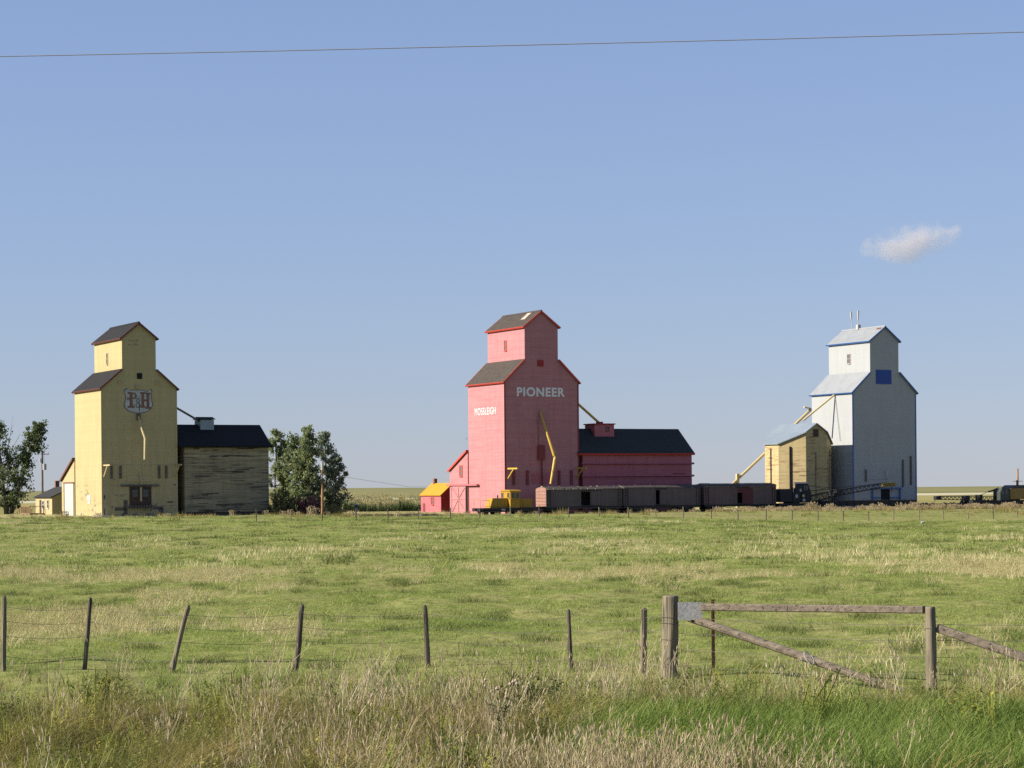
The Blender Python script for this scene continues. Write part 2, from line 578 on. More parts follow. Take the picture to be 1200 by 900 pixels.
# --- pink elevator
pk = elevator('grain_elevator', 'tall faded pink wooden grain elevator with white PIONEER lettering on its gable', 0, 0.0,
              (10.9, 10.85, 17.25, 3.0, 7.92, 20.12, 24.5, 5.42, 26.4),
              dict(wall=M['pink'], roof=M['shingle'], trim=M['red_trim'], corner=M['maroon']))
text_mesh('lettering', 'PIONEER', M['letter'], pk, 7.1, 1.22, (1.80, -0.004, 15.28), 'front', 0.035)
text_mesh('lettering', 'MOSSLEIGH', M['letter'], pk, 6.2, 0.95, (-0.004, 8.8, 13.05), 'left', 0.0)
window(pk, 'left', 5.5, 21.6, 0.6, 1.25, M['red_trim'], M['dim_glass'], off=3.0)
hatch = MB().box(4.85, 5.75, -0.08, -0.002, 19.25, 20.1).build('hatch', M['red'], pk)
# spout down the gable and its loading brackets
MB().tube([(5.14, -0.12, 13.3), (5.45, -1.46, 10.4), (5.97, -2.42, 7.45)], [0.13, 0.17, 0.19], 10).build('spout', M['ypipe'], pk, smooth=False)
MB().tube([(5.97, -2.42, 7.8), (6.03, -2.5, 7.2), (5.18, -2.85, 3.8)], [0.22, 0.21, 0.16], 10).build('spout', M['ypipe'], pk)
MB().box(4.95, 5.35, -0.16, -0.003, 9.0, 13.2).build('spout_box', M['pink'], pk)
MB().box(4.75, 5.75, -0.30, -0.003, 7.0, 8.9).build('spout_hatch', M['maroon'], pk)
MB().tube([(5.3, -0.16, 7.0), (5.35, -0.25, 3.0)], 0.1, 8).build('downpipe', M['maroon'], pk)
for x0 in (1.05, 3.05, 7.75, 9.6):
    MB().box(x0, x0 + 0.32, -0.16, -0.003, 3.7, 5.6).build('ladder_board', M['maroon'], pk)
MB().box(3.9, 7.0, -0.07, -0.003, 3.95, 5.2).build('sheet_panel', M['pink_annex'], pk)
for x0, l in ((0.35, 2.9), (10.55, 2.7)):
    b = MB().bar((x0, -0.02, 5.85), (x0, -l, 5.85), 0.2, 0.2)
    b.bar((x0, -1.7, 5.74), (x0, -0.03, 4.5), 0.14, 0.14)
    b.build('bracket', M['ypipe'], pk)
MB().tube([(0.35, -2.6, 5.97), (5.4, -2.6, 5.86), (10.55, -2.6, 5.97)], 0.02, 5).build('guard_cable', M['wire'], pk)
# leg conveyor pipes behind
MB().tube([(10.9, 2.0, 15.3), (16.2, 3.6, 11.9)], 0.17, 10).build('conveyor_pipe', M['ypipe'], pk)
# pale planks on the ridge
pb = MB()
pb.bar((4.1, 2.6, 25.55), (5.15, 2.6, 26.42), 1.2, 0.1)
pb.build('roof_patch', M['paletop'], pk)

# driveway shed behind the elevator (a lean-to falling away from the track)
def drive_shed(root, x0, x1, y0, y1, zhi, zlo, wall, roofm, trim):
    s = MB().prism([(y0, -0.5), (y1, -0.5), (y1, zlo), (y0, zhi)], x0, x1, 'x').build('drive_shed', wall, root)
    d = Vector((y1 - y0, zlo - zhi)).normalized()
    nrm = Vector((-d.y, d.x))
    a, b = Vector((y0, zhi)), Vector((y1, zlo)) + d * 0.3
    MB().prism([tuple(a + nrm * 0.02), tuple(b + nrm * 0.02), tuple(b + nrm * 0.15), tuple(a + nrm * 0.15)], x0 - 0.2, x1 + 0.2, 'x').build('shed_roof', roofm, s)
    MB().prism([tuple(a + nrm * -0.1), tuple(b + nrm * -0.1), tuple(b + nrm * 0.17), tuple(a + nrm * 0.17)], x0 - 0.26, x0 - 0.203, 'x').build('trim', trim, s)
    return s


sh = drive_shed(pk, -0.15, 11.0, 10.853, 16.5, 8.35, 5.75, M['pink'], M['shingle'], M['red_trim'])
d = MB().box(-0.30, -0.155, 11.2, 15.7, 0.0, 3.6)
d.build('door', M['pink'], sh)
d = MB()
for y in (11.2, 13.4, 15.55):
    d.box(-0.36, -0.302, y, y + 0.15, 0.1, 3.5)
d.bar((-0.335, 11.4, 1.9), (-0.335, 15.5, 1.9), 0.05, 0.14)
d.bar((-0.345, 11.4, 0.2), (-0.345, 13.4, 1.8), 0.04, 0.12)
d.bar((-0.345, 13.6, 1.8), (-0.345, 15.4, 0.2), 0.04, 0.12)
d.bar((-0.345, 13.6, 2.0), (-0.345, 15.4, 3.5), 0.04, 0.12)
d.bar((-0.345, 11.4, 3.5), (-0.345, 13.4, 2.0), 0.04, 0.12)
d.build('door_bracing', M['pink'], sh)
MB().box(-0.42, -0.16, 7.6, 17.0, 3.68, 3.9).build('door_track', M['pink_annex'], sh)
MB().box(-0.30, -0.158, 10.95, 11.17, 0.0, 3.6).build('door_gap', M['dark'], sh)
window(sh, 'left', 12.9, 5.0, 0.8, 1.35, M['red_trim'], M['dim_glass'], off=-0.15)
lg = MB().tube([(1.5, 11.2, 9.7), (1.5, 18.4, 4.2)], 0.2, 10)
lg.tube([(1.5, 18.4, 4.2), (1.5, 19.0, 3.7)], 0.28, 10)
lg.bar((1.5, 17.5, 4.9), (1.5, 17.5, 0.0), 0.16, 0.16)
lg.build('conveyor_pipe', M['ypipe'], pk)
MB().tube([(1.5, 10.9, 10.4), (1.2, 14.3, 10.1), (1.5, 11.2, 9.0), (1.5, 12.6, 8.2)], 0.035, 5).build('cable_stay', M['gpipe'], pk)

# --- yellow elevator
yl = elevator('grain_elevator', 'cream yellow wooden grain elevator with a faded P and H shield on its gable', -54.0, 0.3,
              (9.32, 11.3, 15.45, 2.56, 6.78, 17.65, 21.5, 4.67, 23.2),
              dict(wall=M['yellow'], roof=M['shingle_dark'], trim=M['brown_trim'], corner=M['yellow_clean']))
window(yl, 'left', 5.9, 18.6, 0.55, 1.3, M['yellow_clean'], M['dim_glass'], off=2.56)
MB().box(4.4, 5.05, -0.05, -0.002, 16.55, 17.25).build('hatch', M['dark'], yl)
for x0, z0 in ((2.2, 16.0), (4.35, 15.55), (6.9, 16.0)):
    MB().tube([(x0, 0.0, z0 + 0.1), (x0, -0.25, z0)], [0.28, 0.16], 10).build('lamp_hood', M['yellow_clean'], yl)
# shield emblem: dark edge plate, white plate, brown slab letters, ampersand
sp = [(175, 185), (222, 160), (250, 183), (355, 180), (440, 186), (490, 200), (530, 163), (550, 195), (537, 250), (546, 320), (559, 380), (530, 440), (460, 484), (392, 492),
      (362, 503), (300, 490), (230, 466), (180, 420), (171, 380), (190, 320), (195, 268), (184, 222)]


def shp(pts, k=1.0):
    return [(4.55 + (x - 365) * 0.0096 * k, 13.9 - (y - 330) * 0.0091 * k) for x, y in pts]


em = MB().prism(shp(sp, 1.0), -0.012, -0.003).build('emblem', m_plain('dark_grey_paint', (0.15, 0.145, 0.13), 0.8, var=0.5, sc=3), yl)
MB().prism(shp(sp, 0.93), -0.020, -0.0125).build('emblem_field', m_plain('worn_white_paint', (0.52, 0.52, 0.52), 0.8, var=1, sc=1.3, col2=(0.29, 0.28, 0.23)), em)
brown = m_plain('brown_letter_paint', (0.17, 0.085, 0.06), 0.8, var=1, sc=1.6, col2=(.23, .14, .10))
lt = MB()
bars = [(250, 215, 292, 420), (292, 222, 335, 240), (318, 240, 345, 285), (292, 285, 335, 303), (225, 398, 318, 424), (226, 213, 250, 240), (215, 290, 250, 315),
        (405, 215, 440, 415), (470, 225, 508, 430), (440, 310, 470, 335), (388, 398, 455, 420), (458, 408, 525, 434), (388, 213, 458, 236), (458, 218, 525, 242)]
for i, (x0, y0, x1, y1) in enumerate(bars):
    (a0, b0), (a1, b1) = shp([(x0, y1), (x1, y0)])
    lt.box(a0, a1, -0.024 - 0.0007 * i, -0.0205, b0, b1)
lt.build('lettering', brown, em)
am = MB()
(cx, cz), = shp([(360, 325)])
am.tube([(cx + 0.2 * cos(t), -0.022, cz + 0.23 * sin(t)) for t in np.linspace(0, 2 * pi, 14)], 0.045, 5)
(cx, cz), = shp([(362, 388)])
am.tube([(cx + 0.27 * cos(t), -0.023, cz + 0.3 * sin(t)) for t in np.linspace(0, 2 * pi, 14)], 0.045, 5)
am.tube([(cx + 0.1, -0.024, cz + 0.2), (cx + 0.17, -0.024, cz - 0.75)], 0.05, 5)
am.build('ampersand', m_plain('dark_letter_paint', (0.12, 0.11, 0.11), 0.8), em)
# faded stencil flecks under the peak
wearm = m_plain('grey_wear', (0.22, 0.20, 0.14), 0.9)
fk = MB()
for i in range(16):
    fk = MB()
    x, z = 3.35 + 0.16 * (i % 8) + random.uniform(-.03, .03), 20.55 + 0.5 * (i // 8)
    fk.box(x, x + random.uniform(.05, .11), -0.006 - .0002 * i, -0.001, z, z + random.uniform(.12, .3))
    fk.build('faded_letter', wearm, yl)
MB().box(4.28, 4.72, -0.3, -0.003, 11.6, 12.35).build('spout_box', M['oldwood'], yl)
MB().tube([(4.48, -0.25, 12.0), (4.53, -1.2, 10.6), (4.80, -1.68, 9.4)], [0.1, 0.13, 0.15], 10).build('spout', M['cpipe'], yl)
MB().tube([(4.80, -1.68, 9.6), (4.82, -1.72, 9.2), (4.68, -1.9, 6.8)], [0.17, 0.17, 0.14], 10).build('spout', M['cpipe'], yl)
for x0 in (1.02, 2.12, 6.95, 7.85):
    MB().box(x0, x0 + 0.25, -0.14, -0.003, 4.55, 6.1).build('ladder_board', M['oldwood'], yl)
for x0 in (0.2, 9.1):
    b = MB().bar((x0, -0.02, 6.15), (x0, -2.6 if x0 < 1 else -2.35, 6.15), 0.18, 0.16)
    b.bar((x0, -1.5, 6.06), (x0, -0.03, 4.75), 0.13, 0.13)
    b.build('bracket', M['cpipe'], yl)
MB().tube([(0.2, -2.3, 6.27), (4.6, -2.3, 6.12), (9.1, -2.3, 6.27)], 0.02, 5).build('guard_cable', M['wire'], yl)
MB().box(3.05, 6.15, -0.06, -0.003, 4.2, 4.85).build('sheet_panel', M['yellow_clean'], yl)
MB().bar((4.62, -0.15, 5.2), (4.82, -0.35, 3.85), 0.16, 0.12).build('downpipe', M['cpipe'], yl)
MB().box(2.25, 7.0, -0.20, -0.003, 3.60, 3.82).build('door_track', M['oldwood'], yl)
ld = MB().box(3.35, 6.05, -0.10, -0.003, 1.35, 3.58).build('loading_door', M['brownwood'], yl)
for u in (4.02, 5.36):
    window(ld, 'front', u, 2.35, 0.72, 0.85, M['brownwood'], M['glass'], 0.07, off=-0.10)
MB().box(4.62, 4.86, -0.17, -0.103, 1.8, 3.5).build('door_post', M['yellow_clean'], ld)
dk = MB()
for i in range(9):
    dk.box(3.2 + i * 0.34, 3.2 + i * 0.34 + 0.22, -0.55, -0.003, 0.95 + 0.02 * (i % 3), 1.32)
dk.build('loading_sill', M['oldwood'], yl)
pt = MB()   # bare plywood patches over lost boards near the foot
for x0, x1, z0, z1 in ((1.5, 2.9, 0.7, 1.1), (2.6, 3.1, 0.3, 2.0), (6.3, 7.5, 0.8, 1.15), (7.0, 7.6, 0.0, 0.95), (2.4, 2.8, -0.2, .4), (8.1, 8.8, 1.6, 1.78), (0.02, 0.3, 0.1, 1.0), (0.02, .35, 2.1, 2.6), (8.9, 9.2, 3.7, 3.85)):
    MB().box(x0, x1, -0.018, -0.002, z0, z1).build('bare_board', M['oldwood'], yl)
MB().box(-0.03, -0.003, 4.8, 6.4, 2.0, 2.6).build('notice', M['white_door'], yl)
MB().box(-0.03, -0.003, 5.0, 6.0, 1.5, 1.95).build('notice', M['white_door'], yl)
MB().box(-0.5, 0.6, -1.2, 2.6, -0.55, 0.15).build('footing', M['concrete'], yl)
MB().tube([(9.32, 2.0, 11.3), (13.3, 3.2, 11.1 - 0.6), (13.5, 3.2, 10.3)], 0.13, 8).build('conveyor_pipe', M['gpipe'], yl) if False else None
MB().tube([(9.32, 1.5, 13.45), (13.35, 3.1, 11.6)], 0.14, 8).build('conveyor_pipe', M['gpipe'], yl)
ys = drive_shed(yl, -0.12, 9.4, 11.303, 16.9, 7.1, 4.45, M['yellow_clean'], M['shingle_dark'], M['brown_trim'])
MB().box(-0.24, -0.125, 11.45, 15.3, 0.0, 4.05).build('door', M['white_door'], ys)
MB().box(-0.22, -0.122, 15.3, 15.75, 0.0, 4.05).build('door_gap', M['brownwood'], ys)
MB().box(-0.26, -0.122, 11.4, 15.8, 4.06, 4.22).build('door_track', M['brown_trim'], ys)

# --- white and blue elevator
bl = elevator('grain_elevator', 'tall white metal clad grain elevator with blue trim and a blue gable door', 55.0, 0.2,
              (10.95, 10.1, 16.3, 3.06, 8.0, 19.1, 23.6, 5.6, 25.5),
              dict(wall=M['white'], roof=M['galv'], trim=M['blue'], corner=M['blue']))
window(bl, 'left', 5.1, 20.6, 0.75, 1.3, M['white'], M['dim_glass'], off=3.06)
MB().box(4.05, 6.7, -0.08, -0.003, 17.45, 19.45).build('gable_door', M['blue_dark'], bl)
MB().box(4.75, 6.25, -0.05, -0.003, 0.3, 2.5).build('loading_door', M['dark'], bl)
f = MB()
f.box(3.1, 8.2, -0.30, -0.02, 2.55, 2.72)
f.box(3.1, 4.7, -0.16, -0.02, 1.25, 1.37)
f.box(6.3, 8.0, -0.16, -0.02, 1.25, 1.37)
f.box(3.1, 3.25, -0.25, -0.02, -0.1, 2.54)
f.box(7.9, 8.03, -0.25, -0.02, -0.1, 2.54)
f.build('door_frame', M['blue'], bl)
for x0, z0, z1 in ((8.45, 2.8, 6.7), (9.85, 3.1, 7.2), (2.0, 3.6, 5.3)):
    MB().box(x0, x0 + 0.25, -0.15, -0.003, z0, z1).build('ladder_board', M['gpipe'], bl)
MB().box(1.9, 6.4, -0.05, -0.003, 3.9, 5.4).build('sheet_panel', M['white'], bl)
MB().bar((5.5, -0.25, 5.2), (5.7, -0.55, 3.9), 0.14, 0.14).build('downpipe', M['white_door'], bl)
MB().tube([(-0.05, 4.2, 16.1), (-4.2, 6.2, 12.4)], 0.14, 8).build('conveyor_pipe', M['cpipe'], bl)
MB().tube([(-0.1, 4.15, 16.0), (-0.15, 2.9, 9.4)], 0.03, 5).build('hoist_cable', M['gpipe'], bl)
a1 = MB()
a1.tube([(0.2, 10.6, 14.2), (-14.5, 11.2, 2.2)], 0.2, 10)
a1.bar((-12.2, 11.1, 4.9), (-12.2, 11.1, 0.0), 0.4, 0.4)
a1.build('conveyor_pipe', M['cpipe'], bl)
MB().bar((-1.0, 10.6, 14.5), (0.1, 10.6, 14.3), 0.4, 0.15).build('conveyor_head', M['cpipe'], bl)
an = MB()
an.tube([(5.6, 7.9, 25.6), (5.6, 7.9, 26.4), (5.5, 7.9, 28.4)], [0.06, 0.05, 0.05], 6)
an.tube([(5.55, 7.95, 27.3), (5.5, 7.95, 28.3)], [0.14, 0.14], 8)
an.tube([(5.6, 6.3, 25.5), (5.6, 6.3, 28.2)], 0.05, 6)
an.tube([(5.55, 6.25, 27.0), (5.55, 6.25, 28.3)], [0.10, 0.16], 8)
an.box(5.35, 5.85, 6.05, 6.55, 25.6, 26.3)
an.build('antenna', M['plate'], bl)
MB().bar((4.75, 0.7, 24.95), (5.35, 0.7, 25.45), 1.2, 0.12).build('roof_patch', M['brown_trim'], bl)

# ------------------------------------------------------------------ annexes and offices
def annex(label, xt, yt, base, Wd, L, ze, zr, wall, roofm, trim, ribs=(), cup=None, lip=0.35):
    r = thing('storage_annex', label, 'annex', W(xt, yt, base), BETA)
    MB().prism([(0, -0.6), (L, -0.6), (L, ze), (L / 2, zr), (0, ze)], 0, Wd, 'x').build('wall', wall, r)
    for a, b in (((0, ze), (L / 2, zr)), ((L, ze), (L / 2, zr))):
        a, b = Vector(a), Vector(b)
        d = (b - a).normalized()
        nr = Vector((-d.y, d.x)) if d.x > 0 else Vector((d.y, -d.x))
        a = a - d * lip
        o = MB().prism([tuple(a + nr * .02), tuple(b + nr * .02), tuple(b + nr * .17), tuple(a + nr * .17)], -0.8, Wd + 0.25, 'x').build('roof', roofm, r)
        MB().prism([tuple(a + nr * -.1 - d * .06), tuple(a + nr * -.1 - d * .003), tuple(a + nr * .16 - d * .003), tuple(a + nr * .16 - d * .06)], -0.8, Wd + .3, 'x').build('trim', trim, o)
    for z in ribs:
        MB().prism([(-0.28, z), (-0.002, z - 0.08), (-0.002, z + 0.2)], -0.2, Wd + 0.3, 'x').build('wall_band', wall, r)
    return r


ya = annex('weathered brown grey timber annex with black roof beside the cream elevator', -54.0 + 10.3, 0.0, 0.3, 10.9, 7.4, 8.65, 11.05, M['annex_old'], M['tar'], M['tar'], lip=.5)
cp = MB().box(3.0, 4.75, 2.6, 4.8, 9.8, 11.75).build('roof_box', M['galv_old'], ya)
MB().prism([(2.4, 11.8), (5.0, 11.8), (3.7, 12.15)], 2.8, 4.95, 'x').build('roof', M['tar'], cp)
wp = MB()
for i in range(26):
    wp = MB()                           # sprung and missing boards
    x, z = random.uniform(0.2, 9.5), random.choice([0.2, .35, .5, .6, 1.1, 1.5, 2.5, 4.3, 5.5, 7.2, 8.1]) + random.uniform(-.1, .1)
    wp.box(x, min(10.85, x + random.uniform(.4, 2.2)), -0.012 - 0.0006 * i, -0.001, z, z + random.uniform(.06, .16))
    wp.build('bare_board', M['brownwood'], ya)
MB().box(0.1, 10.8, -0.008, -0.001, -0.1, 0.42).build('bare_board', M['brownwood'], ya)
MB().box(6.1, 7.6, -0.03, -0.001, 5.2, 5.42).build('wall_slot', M['brownwood'], ya)

pa = annex('long pink plank annex with charcoal roof attached to the PIONEER elevator', 11.55, 0.0, 0.0, 16.85, 8.0, 7.95, 11.1, M['pink_annex'], M['slate'], M['red_trim'], ribs=(4.75, 6.4), lip=.4)
cp = MB().box(3.2, 6.2, 2.5, 5.2, 9.6, 11.75).build('roof_box', M['pink_annex'], pa)
MB().box(3.05, 6.35, 2.35, 5.35, 11.752, 11.9).build('roof', M['red'], cp)
window(cp, 'front', 5.15, 10.9, 0.4, 0.5, M['red'], M['glass'], 0.05, off=2.5, cross=False)
MB().box(4.2, 4.9, 3.2, 3.9, 11.9, 12.15).build('vent', M['maroon'], cp)
MB().prism([(14.8, 0.0), (16.9, 0.0), (16.9, 2.7), (15.6, 2.7)], 0, 0.02, 'y') and None
MB().box(13.9, 15.7, -0.03, -0.001, 5.0, 5.15).build('wall_slot', M['maroon'], pa)

# eight-sided crib-like annex beside the white elevator
ca = thing('storage_annex', 'peeling cream annex with clipped corners and grey metal roof left of the white elevator', 'annex', W(55 - 9.7, 1.5, 0.2), BETA)
c = 2.75
Wd, L = 9.0, 9.0
pl = [(c, 0), (Wd - c, 0), (Wd, c), (Wd, L - c), (Wd - c, L), (c, L), (0, L - c), (0, c)]


def rz_(x):
    t = abs(x - Wd / 2)
    return 11.75 - 0.67 * t if t < Wd / 2 - c else 11.75 - 0.67 * (Wd / 2 - c) - 0.56 * (t - Wd / 2 + c)


pp = pl + [(Wd / 2, 0), (Wd / 2, L)]
vs = [(x, y, -0.5) for x, y in pl] + [(x, y, rz_(x)) for x, y in pl] + [(Wd / 2, 0, rz_(Wd / 2)), (Wd / 2, L, rz_(Wd / 2))]
fs = [tuple(range(7, -1, -1))]
for i in range(8):
    j = (i + 1) % 8
    if i == 0:
        fs.append((0, 1, 9, 16, 8))
    elif i == 4:
        fs.append((4, 5, 13, 17, 12))
    else:
        fs.append((i, j, j + 8, i + 8))
fs += [(8, 16, 17, 13), (8, 13, 14, 15), (16, 9, 12, 17), (9, 10, 11, 12)]
MB().add(vs, fs).build('wall', M['crib'], ca)
rf = MB()
o = 0.25
pl2 = [(c - o * .4, -o), (Wd - c + o * .4, -o), (Wd + o, c - o * .4), (Wd + o, L - c + o * .4), (Wd - c + o * .4, L + o), (c - o * .4, L + o), (-o, L - c + o * .4), (-o, c - o * .4)]
lo = [(x, y, rz_(x) + 0.03) for x, y in pl2] + [(Wd / 2, -o, rz_(Wd / 2) + 0.03), (Wd / 2, L + o, rz_(Wd / 2) + 0.03)]
hi = [(x, y, z + 0.14) for x, y, z in lo]
tops = [(0, 8, 9, 5), (0, 5, 6, 7), (8, 1, 4, 9), (1, 2, 3, 4)]
fs = [f for f in tops] + [tuple(i + 10 for i in f[::-1]) for f in tops]
ring = [0, 8, 1, 2, 3, 4, 9, 5, 6, 7]
for i in range(10):
    a, b = ring[i], ring[(i + 1) % 10]
    fs.append((a, b, b + 10, a + 10))
rf.add(lo + hi, fs).build('roof', M['galv_old'], ca)
st = MB()
st.bar((c * .42, c * .58 - 0.08, 8.6), (c * .42, c * .58 - .08, 0), 0.34, 0.16)
st.build('binding_post', M['brownwood'], ca)
st = MB()
st.bar((-0.07, c + 1.9, 8.4), (-0.07, c + 1.9, 0), 0.1, 0.2)
st.build('binding_post', M['brownwood'], ca)
st = MB()
st.bar((Wd - c * .45, c * .55 - .1, 8.2), (Wd - c * .45, c * .55 - .1, 0), 0.26, 0.16)
st.bar((Wd / 2 - .1, -0.07, 7.8), (Wd / 2 - .1, -0.07, 0), 0.14, 0.1)
st.build('binding_post', M['annex_old'], ca)
MB().box(Wd / 2 - 0.5, Wd / 2 + 0.35, -0.06, -0.002, 9.95, 11.05).build('vent', M['brownwood'], ca)


def office(label, xt, yt, base, Wd, L, ze, zr, gable, side, roofm, trim):
    r = thing('office_shed', label, 'office', W(xt, yt, base), BETA)
    MB().prism([(0, -0.5), (Wd, -0.5), (Wd, ze), (Wd / 2, zr), (0, ze)], 0, L).build('wall', gable, r)
    if side is not gable:
        MB().box(-0.03, -0.002, 0.02, L - .02, -0.5, ze - .05).build('side_wall', side, r)
    for a, b in (((0, ze), (Wd / 2, zr)), ((Wd, ze), (Wd / 2, zr))):
        a, b = Vector(a), Vector(b)
        d = (b - a).normalized()
        nr = Vector((-d.y, d.x)) if d.x > 0 else Vector((d.y, -d.x))
        a = a - d * .22
        MB().prism([tuple(a + nr * .02), tuple(b + nr * .02), tuple(b + nr * .13), tuple(a + nr * .13)], -0.2, L + .2).build('roof', roofm, r)
    return r


po = office('small red and pink office with bright yellow roof behind the pink elevator', -0.2, 19.2, 0.0, 3.6, 6.6, 2.45, 4.0, M['red'], M['pink_annex'], M['yroof'], M['red_trim'])
window(po, 'left', 2.7, 1.15, 0.75, 0.95, M['red_trim'], M['dim_glass'], off=-0.03)
MB().box(-0.08, -0.032, 5.2, 5.9, 0.0, 1.3).build('door', M['maroon'], po)
MB().box(1.55, 2.0, 5.5, 5.95, 3.7, 4.75).build('chimney', M['brick'], po)
q = MB().bar((2.0, -0.4, 0.1), (3.6, -0.4, 1.2), 0.08, 0.1)
q.bar((3.6, -0.4, 1.2), (3.6, -0.4, 0.0), 0.08, 0.08)
q.build('stair_rail', M['pink_annex'], po)

yo = office('small cream office with charcoal roof and wooden porch left of the cream elevator', -54.1, 21.5, 0.3, 5.6, 7.8, 2.35, 3.6, M['yellow_clean'], M['yellow_clean'], M['slate'], M['brown_trim'])
window(yo, 'left', 1.8, 1.0, 0.7, 0.95, M['white_door'], M['glass'], off=-0.0)
window(yo, 'left', 4.1, 0.9, 0.7, 0.95, M['white_door'], M['glass'], off=-0.0)
MB().box(-0.06, -0.002, 5.0, 5.75, 0.0, 2.0).build('door', M['brownwood'], yo)
MB().box(2.55, 3.05, 7.3, 7.75, 3.3, 4.5).build('chimney', M['brick'], yo)
pr = MB()
pr.box(-2.0, -0.05, 3.4, 7.6, 0.15, 0.3)
for x, y in ((-1.95, 3.45), (-1.95, 5.5), (-1.95, 7.5), (-0.15, 3.45)):
    pr.box(x - .05, x + .05, y - .05, y + .05, -0.3, 1.25)
pr.bar((-1.95, 3.45, 1.2), (-1.95, 7.5, 1.2), 0.1, 0.07)
pr.bar((-1.95, 3.45, 1.2), (-0.1, 3.45, 1.2), 0.1, 0.07)
for i in range(14):
    pr.box(-1.97, -1.93, 3.6 + i * 0.28, 3.68 + i * 0.28, 0.3, 1.17)
pr.build('porch', M['porch'], yo)
stp = MB()
for i in range(5):
    stp.box(-1.8, -0.3, 7.7 + i * 0.3, 8.05 + i * 0.3, -0.3, 0.15 - i * 0.1)
for x in (-1.85, -0.25):
    stp.bar((x, 7.55, 1.2), (x, 11.3, 0.2), 0.08, 0.08)
    for y in (8.8, 10.0, 11.2):
        stp.bar((x, y, 1.2 - (y - 7.55) * .267), (x, y, -0.3), 0.07, 0.07)
stp.build('stairs', M['porch'], yo)

# ------------------------------------------------------------------ railway
RZ = -0.3          # rail bed level by the boxcars
tr = MB()
for y in (-4.38, -5.82):
    tr.prism([(y - .035, 0), (y + .035, 0), (y + .035, .15), (y - .035, .15)], -60, 130, 'x')
for i in range(310):
    tr.box(-60 + i * 0.61, -59.78 + i * 0.61, -6.4, -3.8, -0.09, -0.004)
track = tr.build('railway_track', M['rust'], None, loc=W(0, 0, RZ + 0.08))
track.rotation_euler = (0, 0, BETA)
tag(track, kind='structure')


def truck(parent, x, yc, z0, name='truck'):
    t = MB()
    for dx in (-.85, .85):
        for dy in (-.72, .72):
            t.wheel(x + dx, yc + dy, z0 + .42, .42, .13)
        t.tube([(x + dx, yc - .95, z0 + .42), (x + dx, yc + .95, z0 + .42)], .07, 8)
    for dy in (-1.0, 1.0):
        t.box(x - 1.2, x + 1.2, yc + dy - .07, yc + dy + .07, z0 + .32, z0 + .62)
    t.box(x - .3, x + .3, yc - 1.1, yc + 1.1, z0 + .5, z0 + .72)
    return t.build(name, M['black'], parent)


YC = -5.1


